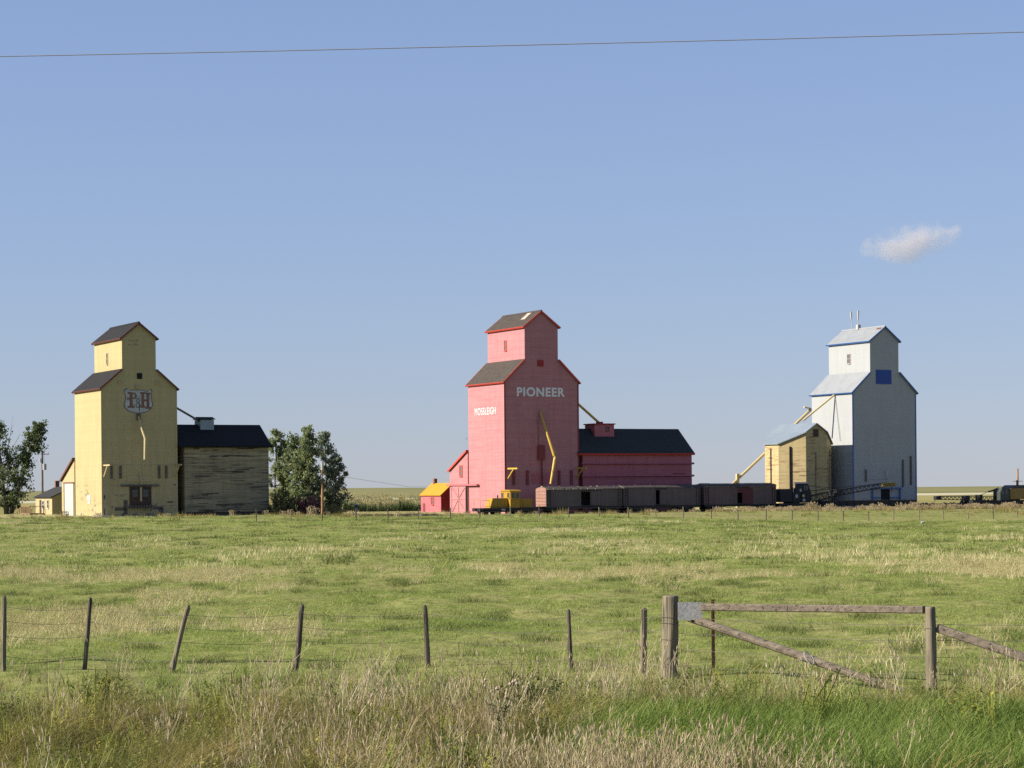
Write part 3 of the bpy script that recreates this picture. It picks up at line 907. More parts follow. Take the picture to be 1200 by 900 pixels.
def boxcar(label, x0, x1, ztop, mat, dx0, dx1, endm, pale=False, halfdoor=None):
    r = thing('boxcar', label, 'boxcar', W(x0, YC, RZ + 0.23), BETA, 'old boxcars coupled on the siding')
    L, hw = x1 - x0, 1.42
    zt = ztop - RZ - 0.23
    zb, ze = 0.95, zt - 0.32
    a, b = dx0 - x0, dx1 - x0
    m = MB()
    t = .1
    m.box(0, a, -hw, -hw + t, zb, ze).box(b, L, -hw, -hw + t, zb, ze).box(a, b, -hw, -hw + t, ze - .28, ze).box(a, b, -hw, -hw + t, zb, zb + .12)
    m.box(0, L, hw - t, hw, zb, ze)
    m.box(L - t, L, -hw + t, hw - t, zb, ze)
    m.box(t, L - t, -hw + t, hw - t, zb, zb + .1)
    m.build('body', mat, r)
    e = MB().box(-.02, t - .001, -hw + .002, hw - .002, zb, ze)
    arc = [(hw * cos(th), ze + .001 + .32 * sin(th)) for th in np.linspace(0, pi, 9)]
    e.prism(arc, -.02, t, 'x')
    e.build('end_wall', endm, r)
    if pale or endm is M['boxcar_end']:
        rb = MB()
        for z in np.arange(zb + .3, ze - .05, .42):
            rb.tube([(-.03, -hw + .12, z), (-.03, hw - .12, z)], .045, 6)
        rb.build('end_rib', endm, r)
    rf = MB()
    rf.prism([(-1.48, ze + .004)] + [(1.48 * cos(th), ze + .03 + .33 * sin(th)) for th in np.linspace(pi, 0, 11)] + [(1.48, ze + .004)], .102, L + .06, 'x')
    rf.build('roof', M['boxroof'], r)
    wk = MB()
    x = .1
    while x < L - .5:
        w = random.uniform(.7, 1.6)
        wk.box(x, x + w - .06, -.22, .22, ze + .37, ze + .40 + random.uniform(0, .06))
        x += w
    wk.build('roof_walk', M['paletop'] if pale else M['boxroof'], r)
    if pale:
        e2 = MB()
        x = 0.2
        while x < L * .72:
            w = random.uniform(.5, 1.3)
            e2.box(x, x + w - random.uniform(.05, .4), -1.53, -1.40, ze + .01 , ze + .08 + random.uniform(0, .07))
            x += w
        e2.build('eave_board', M['paletop'], r)
    # sill, ladder, grab irons, couplers
    s = MB()
    s.box(.05, L - .05, -hw + .03, hw - .03, .66, .946)
    s.bar((L * .25, -.6, .7), (L * .5, -.6, .35), .05, .05).bar((L * .5, -.6, .35), (L * .75, -.6, .7), .05, .05)
    s.build('underframe', M['black'], r)
    for l0 in (.2, L - .62):
        s = MB()
        for z in np.arange(zb + .2, ze, .38):
            s.bar((l0, -hw - .06, z), (l0 + .42, -hw - .06, z), .03, .03)
        for xx in (l0, l0 + .42):
            s.bar((xx, -hw - .03, zb), (xx, -hw - .03, ze), .03, .06)
        s.build('ladder', M['black'], r)
    for xx, sg in ((0, -1), (L, 1)):
        k = MB().box(min(xx + sg * .03, xx + sg * .55), max(xx + sg * .03, xx + sg * .55), -.12, .12, .68, .9)
        k.box(min(xx + sg * .45, xx + sg * .6), max(xx + sg * .45, xx + sg * .6), -.2, .16, .62, .95)
        k.build('coupler', M['black'], r)
    k = MB().bar((a - .1, -hw - .05, ze - .12), (min(L - .2, b + (b - a) + .3), -hw - .05, ze - .12), .06, .1)
    k.build('door_track', M['black'], r)
    k = MB().bar((a - .1, -hw - .04, zb + .05), (min(L - .2, b + (b - a) + .3), -hw - .04, zb + .05), .05, .08)
    k.build('door_track', M['black'], r)
    dw = (b - a) if (b - a) > .9 else 1.6
    MB().box(b + .06, b + .06 + dw, -hw - .055, -hw - .008, zb + .1, ze - .18).build('door', halfdoor or mat, r)
    if halfdoor:
        MB().box(a, b, -hw + .01, -hw + .06, zb + 1.55, ze - .3).build('door_panel', halfdoor, r)
    for xx in (1.9, L - 1.9):
        truck(r, xx, 0, 0)
    # standards under the sides
    return r


bc1 = boxcar('dark boxcar with a faded red sunlit end and pale roof edge', 2.55, 13.75, 3.38, M['boxcar'], 7.65, 9.0, M['boxcar_end'], True)
bc2 = boxcar('dark boxcar with a narrow black door gap in the middle of the row', 14.0, 25.7, 3.48, M['boxcar'], 18.85, 19.45, M['boxcar'])
bc3 = boxcar('brown boxcar with a dull red half door next to the black crane', 26.35, 37.7, 3.62, M['boxcar2'], 31.5, 32.3, M['boxcar2'], halfdoor=M['reddoor'])

# --- yellow locomotive
lc = thing('locomotive', 'small yellow switching locomotive with a centre cab ahead of the boxcars', 'locomotive', W(-5.8, YC, RZ + 0.23), BETA)
MB().box(-.75, 7.2, -1.4, 1.4, .62, .86).build('deck', M['black'], lc)
MB().box(-.2, 6.8, -1.0, 1.0, .35, .618).build('underframe', M['black'], lc)
hd = MB().prism([(.62, .865), (3.2, .865), (3.2, 2.12), (1.0, 2.12)], -.75, .75)
hd.build('hood', M['loco'], lc, bevel=.04)
MB().prism([(4.6, .865), (6.65, .865), (6.65, 2.0), (4.6, 2.0)], -.75, .75).build('hood', M['loco'], lc, bevel=.04)
g = MB()
for i in range(4):
    g.box(1.25 + i * .48, 1.65 + i * .48, -.775, -.752, 1.0, 1.95)
g.build('hood_door', M['loco'], lc)
g = MB()
for i in range(3):
    g.box(4.75 + i * .6, 5.28 + i * .6, -.775, -.752, 1.0, 1.85)
g.build('hood_door', M['loco'], lc)
g = MB().box(3.22, 4.58, -1.36, 1.36, .865, 2.98)
cab = g.build('cab', M['loco'], lc, bevel=.03)
MB().prism([(-1.45, 2.985), (1.45, 2.985), (1.3, 3.12), (0, 3.18), (-1.3, 3.12)], 3.12, 4.7, 'x').build('cab_roof', M['loco'], lc)
for u in (3.6, 4.22):
    window(cab, 'front', u, 2.1, .46, .66, M['loco'], M['glass'], .04, off=-1.36, cross=False)
for u in (-.85, .85):
    window(cab, 'left', u, 2.15, .55, .62, M['loco'], M['glass'], .04, off=3.22, cross=False)
MB().tube([(2.2, .2, 2.12), (2.2, .2, 2.5)], .09, 8).build('exhaust_stack', M['black'], lc)
rl = MB()
for x, y in ((-.65, -1.3), (-.65, 1.3), (.3, -1.3), (.3, 1.3)):
    rl.tube([(x, y, .86), (x, y, 1.85)], .025, 5)
rl.tube([(-.65, -1.3, 1.85), (-.65, 1.3, 1.85)], .025, 5)
rl.tube([(-.65, -1.3, 1.85), (.3, -1.3, 1.85)], .025, 5)
rl.tube([(5.0, -1.3, .86), (5.0, -1.3, 1.75), (6.9, -1.3, 1.75), (6.9, -1.3, .86)], .025, 5)
rl.build('handrail', M['loco'], lc)
MB().box(-.95, -.752, -1.2, 1.2, .45, .86).box(-1.2, -.95, -.15, .15, .6, .82).build('buffer_beam', M['black'], lc)
MB().box(1.9, 2.5, -1.43, -1.40, .55, .75).build('step_plate', M['plate'], lc)
for x in (.9, 5.6):
    truck(lc, x, 0, 0)


# --- flat cars and rail cranes
def lattice(mb, p, q, w0, w1, n, r=.035):
    """four-chord lattice boom from p to q"""
    p, q = Vector(p), Vector(q)
    d = (q - p).normalized()
    s = Vector((0, 1, 0))
    u = s.cross(d).normalized()
    cs = []
    for i in range(n + 1):
        t = i / n
        w = w0 + (w1 - w0) * t
        c0 = p.lerp(q, t)
        cs.append([c0 + s * a * w / 2 + u * b * w / 2 for a, b in ((-1, -1), (1, -1), (1, 1), (-1, 1))])
    for k in range(4):
        mb.bar(cs[0][k], cs[n][k], r * 2, r * 2)
    for i in range(n):
        for k in range(4):
            mb.tube([cs[i][k], cs[i + 1][(k + 1) % 4]], r * .7, 4)
            mb.tube([cs[i][k], cs[i][(k + 1) % 4]], r * .7, 4)


def flatcar(label, x0, x1, z0, z1, stakes=0):
    r = thing('flat_car', label, 'flat car', W(x0, YC, RZ + 0.23), BETA, 'black flat cars behind the crane')
    L = x1 - x0
    o = -RZ - .23
    MB().box(0, L, -1.45, 1.45, max(.55, z0 + o), z1 + o).build('deck', M['black'], r)
    k = MB()
    for i in range(int(L / 1.2)):
        k.box(.5 + i * 1.2, .62 + i * 1.2, -1.52, -1.452, z0 + o + .1, z1 + o + (.12 if stakes else -.05))
    k.build('stake_pocket', M['black'], r)
    for xx in (1.8, L - 1.8):
        truck(r, xx, 0, 0)
    for xx, sg in ((0, -1), (L, 1)):
        MB().box(min(xx + sg * .01, xx + sg * .5), max(xx + sg * .01, xx + sg * .5), -.12, .12, .6, .85).build('coupler', M['black'], r)
    return r


flatcar('black low sided flat car standing in front of the white elevator', 45.2, 61.0, .45, 1.2, 1)
flatcar('low black flat car right of the white elevator', 61.7, 70.2, .1, .62)
flatcar('black flat car under the boom of the ochre crane', 70.9, 82.0, .3, .98)

cr = thing('rail_crane', 'black rail crane with glazed cab and long lattice boom after the boxcars', 'rail crane', W(38.2, YC, RZ + 0.23), BETA)
MB().box(0, 6.4, -1.4, 1.4, .6, 1.0).build('deck', M['black'], cr)
MB().box(.25, 2.2, -1.3, 1.3, 1.15, 2.95).build('engine_house', M['black'], cr, bevel=.06)
k = MB().box(2.3, 4.0, -1.2, 1.2, 1.1, 2.5)
k.tube([(2.5, -.9, 2.5), (2.5, -.9, 3.2)], .1, 8).tube([(3.1, -.5, 2.5), (3.1, -.5, 3.05)], .16, 10)
k.build('winch_house', M['black'], cr)
k = MB()
k.box(2.75, 3.15, -1.24, -1.2, 1.7, 2.2)
k.box(3.45, 3.7, -1.3, -1.2, 2.55, 2.95)
k.build('machine_plate', M['plate'], cr)
cb = MB().prism([(3.65, 1.05), (5.35, 1.05), (5.3, 2.3), (4.75, 3.65), (3.95, 3.65)], -1.3, .6).build('cab', M['black'], cr)
MB().prism([(3.75, 3.655), (4.75, 3.655), (4.65, 3.85), (3.85, 3.85)], -1.4, .7).build('cab_roof', M['plate'], cr)
MB().box(4.05, 4.32, -1.345, -1.302, 2.75, 3.4).box(4.42, 4.7, -1.345, -1.302, 2.75, 3.4).build('window', M['glass'], cb)
MB().box(3.85, 4.25, -1.36, -1.302, 1.2, 1.6).build('data_plate', M['plate'], cb)
MB().tube([(3.95, -1.33, 2.0), (3.95, -1.42, 2.0)], .2, 12).build('headlight', M['cpipe'], cb)
MB().tube([(2.9, 0, .95), (2.9, 0, 1.15)], 1.1, 20).build('turntable', M['black'], cr)
bm_ = MB()
lattice(bm_, (5.2, 0, 1.35), (10.5, 0, 2.35), .9, .85, 6, .05)
lattice(bm_, (10.5, 0, 2.35), (18.0, 0, 3.3), .75, .5, 10, .05)
bm_.box(10.1, 10.9, -.5, .5, 1.95, 2.8)
bm_.box(9.1, 9.35, -.5, .5, 1.95, 2.8)
boom = bm_.build('boom', M['black'], cr)
t = MB()
lattice(t, (18.02, 0, 3.3), (20.0, 0, 3.5), .5, .45, 3, .06)
t.box(18.0, 19.9, -.16, .16, 3.2, 3.55)
t.wheel(19.7, 0, 3.4, .35, .2).wheel(20.2, 0, 3.4, .26, .2)
t.build('boom_head', M['boomtip'], boom)
t = MB()
t.tube([(4.6, .2, 3.6), (10.3, .2, 2.95), (19.4, .2, 3.75)], .03, 4)
t.tube([(4.6, -.2, 3.5), (10.3, -.2, 2.6)], .03, 4)
t.tube([(5.3, -.3, 2.6), (9.0, -.3, 2.9)], .05, 4)
t.build('boom_cable', M['black'], boom)
MB().bar((19.6, 0, 3.2), (19.6, 0, 2.3), .05, .05).build('hook', M['black'], boom)
for xx in (1.4, 5.0):
    truck(cr, xx, 0, 0)

c2 = thing('rail_crane', 'ochre and dark green rail crane at the right edge with lowered boom', 'rail crane', W(82.6, YC, RZ + 0.23), BETA)
# the crane stands right of frame; its cab faces the boom to the left
MB().box(-6.8, 6, -1.4, 1.4, .6, .95).build('deck', M['black'], c2) if False else None
MB().box(0, 9.0, -1.4, 1.4, .6, 1.0).build('deck', M['black'], c2)
for xx in (1.8, 7.2):
    truck(c2, xx, 0, 0)
c2.location = W(75.8, YC, RZ + 0.23)
cg = m_plain('dark_green_paint', (0.05, 0.06, 0.05), 0.5, var=0.4)
cb2 = MB().prism([(.1, 1.05), (1.75, 1.05), (1.75, 2.75), (.45, 2.75), (.1, 2.2)], -1.3, .3).build('cab', cg, c2)
MB().box(.2, .75, -1.345, -1.302, 1.9, 2.5).box(.95, 1.35, -1.345, -1.302, 1.9, 2.6).build('window', M['glass'], cb2)
MB().box(1.9, 5.6, -1.35, 1.35, 1.15, 2.75).build('engine_house', M['craneyel'], c2, bevel=.05)
MB().prism([(2.2, 2.752), (5.4, 2.752), (5.2, 3.2), (2.9, 3.2)], -1.2, 1.2).build('engine_cover', cg, c2)
MB().tube([(4.2, 0, 3.2), (4.2, 0, 3.9)], .12, 8).build('exhaust_stack', M['black'], c2)
MB().tube([(3.3, 0, .95), (3.3, 0, 1.15)], 1.1, 20).build('turntable', M['black'], c2)
t = MB()
lattice(t, (0.1, .1, 1.3), (-9.6, .1, 1.45), .55, .4, 14, .045)
t.box(-5.4, -4.6, -.35, .55, 1.05, 1.75)
t.box(-2.9, -2.3, -.35, .55, 1.05, 1.85)
t.box(-10.4, -9.5, -.25, .4, 1.2, 1.75)
t.tube([(-10.3, .1, 1.3), (-10.5, .1, .9)], .05, 5)
b2 = t.build('boom', M['black'], c2)
t = MB()
t.tube([(1.0, .1, 2.9), (-2.6, .1, 1.75), (-9.8, .1, 1.75)], .035, 4)
t.bar((-.9, .1, 2.3), (.2, .1, 2.5), .16, .2)
t.build('boom_cable', M['black'], b2)

# ------------------------------------------------------------------ poles, signs
def at(px, py, Y):
    """point of the land seen at a place of the 1200 x 900 photograph, Y metres out"""
    u, v = (px - 600) / 2700, (573 - py) / 2700
    r = radians(.5)
    return Vector(((u * cos(r) + v * sin(r)) * Y, Y, EYE + (-u * sin(r) + v * cos(r)) * Y))


def gpos(px, Y):
    p = at(px, 600, Y)
    return Vector((p.x, Y, ground(p.x, Y)))


p = gpos(377.5, 272)
u = thing('utility_pole', 'bare brown utility pole with a pale top in front of the poplars', 'utility pole', p)
MB().tube([(0, 0, -.3), (0.05, 0, 3.0), (.05, 0, 5.5)], [.15, .14, .13], 9).build('pole', M['pole'], u)
MB().tube([(.05, 0, 5.45), (.05, 0, 6.35)], .17, 9).build('pole_cap', M['plate'], u)
p = gpos(50, 335)
u = thing('utility_pole', 'dark utility pole with transformer behind the cream office', 'utility pole', p)
MB().tube([(0, 0, -.3), (0, 0, 8.9)], [.17, .13], 9).build('pole', M['pole_grey'], u)
MB().bar((-.2, 0, 8.5), (1.0, 0, 8.5), .1, .12).build('crossarm', M['pole_grey'], u)
MB().tube([(.35, -.1, 6.2), (.35, -.1, 7.1)], .28, 10).build('transformer', M['plate'], u)
MB().tube([(-.25, -.1, 7.3), (-.25, -.1, 7.9)], .1, 8).tube([(.9, 0, 8.55), (.9, 0, 8.8)], .06, 6).build('insulator', M['plate'], u)
MB().tube([(.25, 0, 8.6), (.3, -.1, 7.1)], .02, 4).build('lead_wire', M['black'], u)
p = gpos(1193, 420)
u = thing('utility_pole', 'distant thin utility pole with crossarm at the right edge', 'utility pole', p)
MB().tube([(0, 0, -.3), (0, 0, 6.2)], [.2, .15], 8).build('pole', M['pole'], u)
MB().bar((-.9, 0, 3.9), (.9, 0, 3.9), .1, .1).build('crossarm', M['pole_grey'], u)

p = gpos(417.5, 290)
u = thing('post_box', 'grey metal post with a small box beside the corn field', 'meter post', p)
MB().tube([(0, 0, -.2), (0, 0, 1.2)], .07, 8).build('post', M['plate'], u)
MB().box(-.22, .22, -.12, .12, 1.0, 1.35).build('box', m_plain('grey_box_paint', (.10, .10, .10), .9), u)
MB().prism([(-.26, 1.352), (.26, 1.352), (.2, 1.45), (-.2, 1.45)], -.16, .16).build('box_lid', M['plate'], u)
p = gpos(412.5, 286)
u = thing('valve_stand', 'small pale concrete block with a yellow marker beside the grey post', 'marker', p)
MB().box(-.3, .3, -.2, .2, -.1, .3).build('block', M['concrete'], u, bevel=.03)
MB().tube([(.2, 0, .3), (.2, 0, .85)], .08, 8).build('marker', M['cpipe'], u)
p = gpos(1081.5, 252)
o = MB().tube([(-.2, 0, .02), (-.15, 0, .2), (.1, .05, .24), (.22, 0, .1)], [.08, .14, .12, .06], 7).build('stone', M['white_door'], None, loc=p)
tag(o, 'small white stone in the grass near the far fence on the right', 'stone')

# power line high across the sky: two poles stand outside the picture, one cable between
pts = []
for px, py in ((-900, 70.5), (-300, 71.5), (0, 66.2), (300, 60.2), (600, 53.2), (900, 46.0), (1200, 37.5), (1500, 27), (2100, 4)):
    q = at(px, py, 40)
    pts.append(q)
cabl = MB().tube(pts, .0085, 6, cap=False).build('power_line', M['cable'])
tag(cabl, 'thin grey power line crossing the upper sky', 'cable')
for q in (pts[0], pts[-1]):
    u = thing('utility_pole', 'tall roadside pole carrying the overhead power line', 'utility pole', (q.x, q.y, 0), 0, 'poles of the overhead power line')
    MB().tube([(0, 0, -.5), (0, 0, q.z + .02)], [.17, .12], 9).build('pole', M['pole'], u)
dw = MB().tube([at(340, 548, 390), at(420, 561.5, 420), at(480, 570.5, 450), at(545, 570.8, 480)], .025, 4, cap=False).build('power_line', M['cable'])
tag(dw, 'faint sagging wire over the corn field beside the poplars', 'cable')

# ------------------------------------------------------------------ fences
wf = thing('wire_fence', 'old barbed wire fence with thin leaning grey wooden posts across the meadow', 'fence', (0, 41, 0))
near = [(-95, 698, -95, 793, 41.5, .045), (5, 698, 4, 800, 41.0, .045), (106, 700, 98, 800, 41.3, .04), (221, 709, 198, 800, 40.6, .045), (354, 708, 345, 800, 41.0, .05), (498, 709, 502, 800, 41.4, .045), (666, 714, 670, 800, 40.6, .04), (755, 712, 753.5, 795, 39.6, .06)]
tops = []
for i, (tx, ty, bx, by, Y, r) in enumerate(near):
    a, b = at(bx, by, Y), at(tx, ty, Y)
    zb = ground(b.x, Y) - .15
    dirv = (b - a)
    a = a + dirv * ((zb - a.z) / dirv.z)
    mid = a.lerp(b, .5) + Vector((random.uniform(-.012, .012), 0, 0))
    loc = Vector((0, 41, 0))
    m = MB()
    ks = [j / 10 for j in range(10)] + [.965, 1]
    m.tube([a.lerp(mid, k * 2) - loc if k < .5 else mid.lerp(b, k * 2 - 1) - loc for k in ks], [r * (1.1 - .18 * k) * random.uniform(.94, 1.06) if k < .99 else r * .55 for k in ks], 11)
    m.v = [tuple(Vector(v) + Vector((nz(v[0] * 20, v[1] * 20, v[2] * 2 + i), nz(v[0] * 20, v[1] * 20, v[2] * 2 + 50), 0)) * r * .3) for v in m.v]
    m.build('post', M['post2'] if i in (2, 4, 5, 6) else M['post'], wf)
    tops.append((a, b))
gp = at(785, 795, 39.0)
ends = (Vector((gp.x - .1, 39.0, ground(gp.x, 39) - .15)), at(785, 700, 39.0))
wl = tops + [ends]
for fz in (.28, .52, .70, .87):
    w = MB()
    for (a0, b0), (a1, b1) in zip(wl[:-1], wl[1:]):
        P, Q = a0.lerp(b0, fz), a1.lerp(b1, fz)
        pts = []
        for k in range(9):
            t = k / 8
            q = P.lerp(Q, t)
            q.z -= .06 * 4 * t * (1 - t) * (1 + .5 * nz(P.x, fz * 9))
            pts.append(q - Vector((0, 41, 0)))
        w.tube(pts, .003, 4, cap=False)
        for k in range(int((Q - P).length / .14)):            # barbs
            t = (k + .5) / ((Q - P).length / .14)
            q = P.lerp(Q, t)
            q.z -= .06 * 4 * t * (1 - t) * (1 + .5 * nz(P.x, fz * 9))
            q = q - Vector((0, 41, 0))
            w.bar(q + Vector((-.012, 0, -.014)), q + Vector((.012, 0, .014)), .003, .003)
    w.build('wire', M['wire'], wf)

# heavy brace of posts, rail and diagonals at the fence corner
hb = thing('brace_fence', 'heavy timber fence brace with top rail, diagonal poles and a blank weathered plate', 'fence brace', (gp.x, 39, 0))
HL = Vector((gp.x, 39, 0))


def hpost(tx, ty, bx, Y, r, name, mat):
    a, b = at(bx, 800, Y), at(tx, ty, Y)
    a.z = ground(a.x, Y) - .25
    m = MB()
    ks = [i / 14 for i in range(14)] + [.985, 1]
    m.tube([a.lerp(b, k) - HL for k in ks], [r * (1.06 - .08 * k) if k < .99 else r * .88 for k in ks], 22)
    m.v = [tuple(Vector(v) + Vector((nz(v[0] * 9, v[1] * 9, v[2] * 1.3 + bx), nz(v[0] * 9, v[1] * 9, v[2] * 1.3 + 50), 0)) * r * .12) for v in m.v]
    return m.build(name, mat, hb), a, b


_, a0, b0 = hpost(785.8, 698, 784.3, 39.0, .137, 'post', M['post'])
_, a1, b1 = hpost(1090, 711, 1092, 36.4, .085, 'post', M['post'])
p0, p1 = at(822, 711.5, 38.55), at(1083.5, 714.5, 36.42)
MB().bar(p0 - HL, p1 - HL, .11, .12).build('top_rail', M['rail'], hb, bevel=.015)
p0, p1 = at(808, 724, 38.75), at(1064, 813, 36.5)
MB().tube([p0 - HL, p0.lerp(p1, .5) - HL + Vector((0, 0, .01)), p1 - HL], [.07, .068, .062], 10).build('diagonal_brace', M['rail'], hb)
p0, p1 = at(1098, 736, 36.4), at(1300, 804, 35.2)
MB().bar(p0 - HL, p1 - HL, .10, .13).build('diagonal_brace', M['rail'], hb, bevel=.015)
q0, q1 = at(794.5, 727, 38.62), at(823.5, 706, 38.55)
pl = MB()
pl.prism([(q0.x - HL.x, q0.z), (q1.x - HL.x, q0.z + .01), (q1.x - HL.x, q1.z), (q0.x - HL.x, q1.z + .005)], q0.y - 39 - .01, q0.y - 39)
pl.build('plate', M['plate'], hb)
# wraps of wire round the posts and strands between them
w = MB()
for fz, yy in ((.78, 38.8), (.72, 38.8), (.55, 38.8), (.30, 38.8)):
    c0 = a0.lerp(b0, fz) - HL
    w.tube([c0 + Vector((.147 * cos(t), .147 * sin(t), .01 * sin(t * 2))) for t in np.linspace(0, 2 * pi, 13)], .004, 4)
c0 = a1.lerp(b1, .78) - HL
w.tube([c0 + Vector((.093 * cos(t), .093 * sin(t), .01 * sin(t * 2))) for t in np.linspace(0, 2 * pi, 13)], .004, 4)
for fz in (.28, .45, .62, .78):
    P, Q = a0.lerp(b0, fz), a1.lerp(b1, fz + .04)
    w.tube([P.lerp(Q, k / 8) - HL + Vector((0, .06, -.04 * 4 * (k / 8) * (1 - k / 8))) for k in range(9)], .0035, 4, cap=False)
    R_ = Q + Vector((6.0, -1.2, .02))
    w.tube([Q.lerp(R_, k / 6) - HL + Vector((0, .06, -.02 * 4 * (k / 6) * (1 - k / 6))) for k in range(7)], .0035, 4, cap=False)
P, Q = at(905, 782, 37.6), at(1030, 748, 37.2)
w.tube([P - HL, P.lerp(Q, .5) - HL + Vector((0, 0, -.02)), Q - HL], .004, 4)
P = at(918, 711, 37.7) - HL
w.tube([P + Vector((0, -.07, .05)), P + Vector((.06, -.07, -.12)), P + Vector((.2, -.05, -.25)), P + Vector((.12, -.05, -.28)), P + Vector((.02, -.07, -.1))], .004, 4)
w.build('wire', M['wire'], hb)
w = MB()
P = at(948, 771, 37.35) - HL
w.tube([P + Vector((.08 * sin(t), .085 * cos(t), .1 * cos(t + .6))) for t in np.linspace(0, 2 * pi, 13)], .008, 5)
w.build('tie', M['plate'], hb)
# steel post standing behind the rail
p = at(836, 790, 40.0)
stp = thing('steel_post', 'rusty steel fence post behind the timber brace', 'fence post', (p.x, 40.0, ground(p.x, 40.0) - .1))
h = at(836, 705, 40).z - (ground(p.x, 40.0) - .1)
k = MB().box(-.028, .028, -.004, .004, 0, h).box(-.004, .004, -.05, -.0045, 0, h - .002)
k.build('post', M['rust'], stp)
k = MB()
for i in range(12):
    k.box(-.03, .03, -.062, -.051, .1 + i * .11, .13 + i * .11)
k.build('stud', M['rust'], stp)

# far fence in front of the siding, one thing with its posts
ff = thing('wire_fence', 'distant wire fence with thin evenly spaced posts before the railway', 'fence', (0, 254, 0))
xt = -50.0
prev = None
fp = []
while xt < 95:
    P = W(xt, -41.2)
    lean = random.gauss(0, .03)
    if abs(P.x + 43.2) < 1.9:
        lean = -.45
    z = ground(P.x, P.y)
    hgt = 1.22 * random.uniform(.92, 1.1)
    q = Vector((P.x, P.y - 254, z))
    MB().tube([q - Vector((0, 0, .2)), q + Vector((lean * hgt, 0, hgt))], .062, 7).build('post', M['post2'] if random.random() < .7 else M['post'], ff)
    fp.append((q, q + Vector((lean * hgt, 0, hgt))))
    xt += 3.72 * random.uniform(.95, 1.05)
w = MB()
for fz in (.4, .65, .92):
    w.tube([a.lerp(b, fz) for a, b in fp], .006, 4, cap=False)
w.build('wire', M['wire'], ff)

# ------------------------------------------------------------------ trees and bushes
def leaf_cloud(centers, n, size, seed, spread):
    """leaf faces scattered round twig ends"""
    r = np.random.default_rng(seed)
    idx = r.integers(0, len(centers), n)
    c = np.array(centers)[idx]
    rad = np.array(spread)[idx][:, None]
    off = r.normal(0, 1, (n, 3))
    off /= np.maximum(.4, np.linalg.norm(off, axis=1, keepdims=True))
    pos = c + off * rad * r.uniform(.15, 1.0, (n, 1))
    d1 = r.normal(0, 1, (n, 3))
    d1 /= np.linalg.norm(d1, axis=1, keepdims=True)
    d2 = np.cross(d1, r.normal(0, 1, (n, 3)))
    d2 /= np.linalg.norm(d2, axis=1, keepdims=True)
    s = size * r.uniform(.6, 1.4, (n, 1))
    vs = np.stack([pos - d1 * s, pos + d2 * s * .6, pos + d1 * s, pos - d2 * s * .6], 1).reshape(-1, 3)
    tint = np.repeat(r.uniform(0, 1, len(centers))[idx] * .6 + r.uniform(0, .4, n), 4)
    return vs, tint


def quad_mesh(name, vs, tint, mat, parent, loc=None):
    me = bpy.data.meshes.new(name)
    n = len(vs) // 4
    me.vertices.add(n * 4)
    me.vertices.foreach_set('co', vs.astype(np.float32).ravel())
    me.loops.add(n * 4)
    me.loops.foreach_set('vertex_index', np.arange(n * 4, dtype=np.int32))
    me.polygons.add(n)
    me.polygons.foreach_set('loop_start', np.arange(0, n * 4, 4, dtype=np.int32))
    me.update(calc_edges=True)
    at_ = me.attributes.new('tint', 'FLOAT', 'POINT')
    at_.data.foreach_set('value', tint.astype(np.float32))
    me.materials.append(mat)
    o = bpy.data.objects.new(name, me)
    C.objects.link(o)
    if parent:
        o.parent = parent
    if loc is not None:
        o.location = loc
    return o


def tree(name, label, cat, loc, stems, leafmat, n, size, seed, group=None, dead=()):
    """stems: list of (base_xy, top_xyz, base_radius, crown_lo, spread_xy)"""
    rnd = random.Random(seed)
    r = thing(name, label, cat, loc, 0, group)
    tk = MB()
    cents, spr = [], []
    for (bx, by), (tx, ty, tz), br, lo, sx in stems:
        B, T = Vector((bx, by, -.2)), Vector((tx, ty, tz))
        pts = []
        for k in range(7):
            t = k / 6
            pts.append(B.lerp(T, t) + Vector((rnd.uniform(-.15, .15), rnd.uniform(-.15, .15), 0)) * (t * (1 - t) * 4))
        tk.tube(pts, [br * (1 - .85 * k / 6) for k in range(7)], 7)
        nb_ = int(16 + tz * 2.2)
        for i in range(nb_):
            t = lo + (1 - lo) * (i + rnd.random()) / nb_
            k = min(5, int(t * 6))
            p = pts[k].lerp(pts[k + 1], t * 6 - k)
            ang = rnd.uniform(0, 2 * pi)
            prof = sin(pi * min(1, max(.06, (t - lo) / (1 - lo) * .86 + .14)) ** .8) ** .7
            ln = sx * prof * rnd.uniform(.45, 1.15)
            e = p + Vector((cos(ang) * ln, sin(ang) * ln, ln * rnd.uniform(.15, .8)))
            m_ = p.lerp(e, .5) + Vector((0, 0, -.12 * ln))
            tk.tube([p, m_, e], [br * .28 * (1.05 - t), br * .16 * (1.05 - t), .012], 5)
            for q, f in ((e, .62), (p.lerp(e, .62), .5), (m_, .35)):
                if rnd.random() < .85:
                    cents.append(q + Vector((rnd.gauss(0, .25), rnd.gauss(0, .25), rnd.gauss(0, .2))))
                    spr.append(max(.35, sx * f * rnd.uniform(.35, .7)))
    for p, q, rad in dead:
        tk2 = MB().tube([p, Vector(p).lerp(Vector(q), .5) + Vector((.1, 0, .1)), q], [rad, rad * .6, .01], 5)
        m_ = Vector(p).lerp(Vector(q), .6)
        tk2.tube([m_, m_ + Vector((.5, .1, .9))], [rad * .4, .008], 4)
        tk2.build('dead_branch', M['deadbark'], r)
    tk.build('trunk', M['bark'], r, smooth=True)
    vs, ti = leaf_cloud(cents, n, size, seed, spr)
    quad_mesh('crown', vs, ti, leafmat, r)
    return r


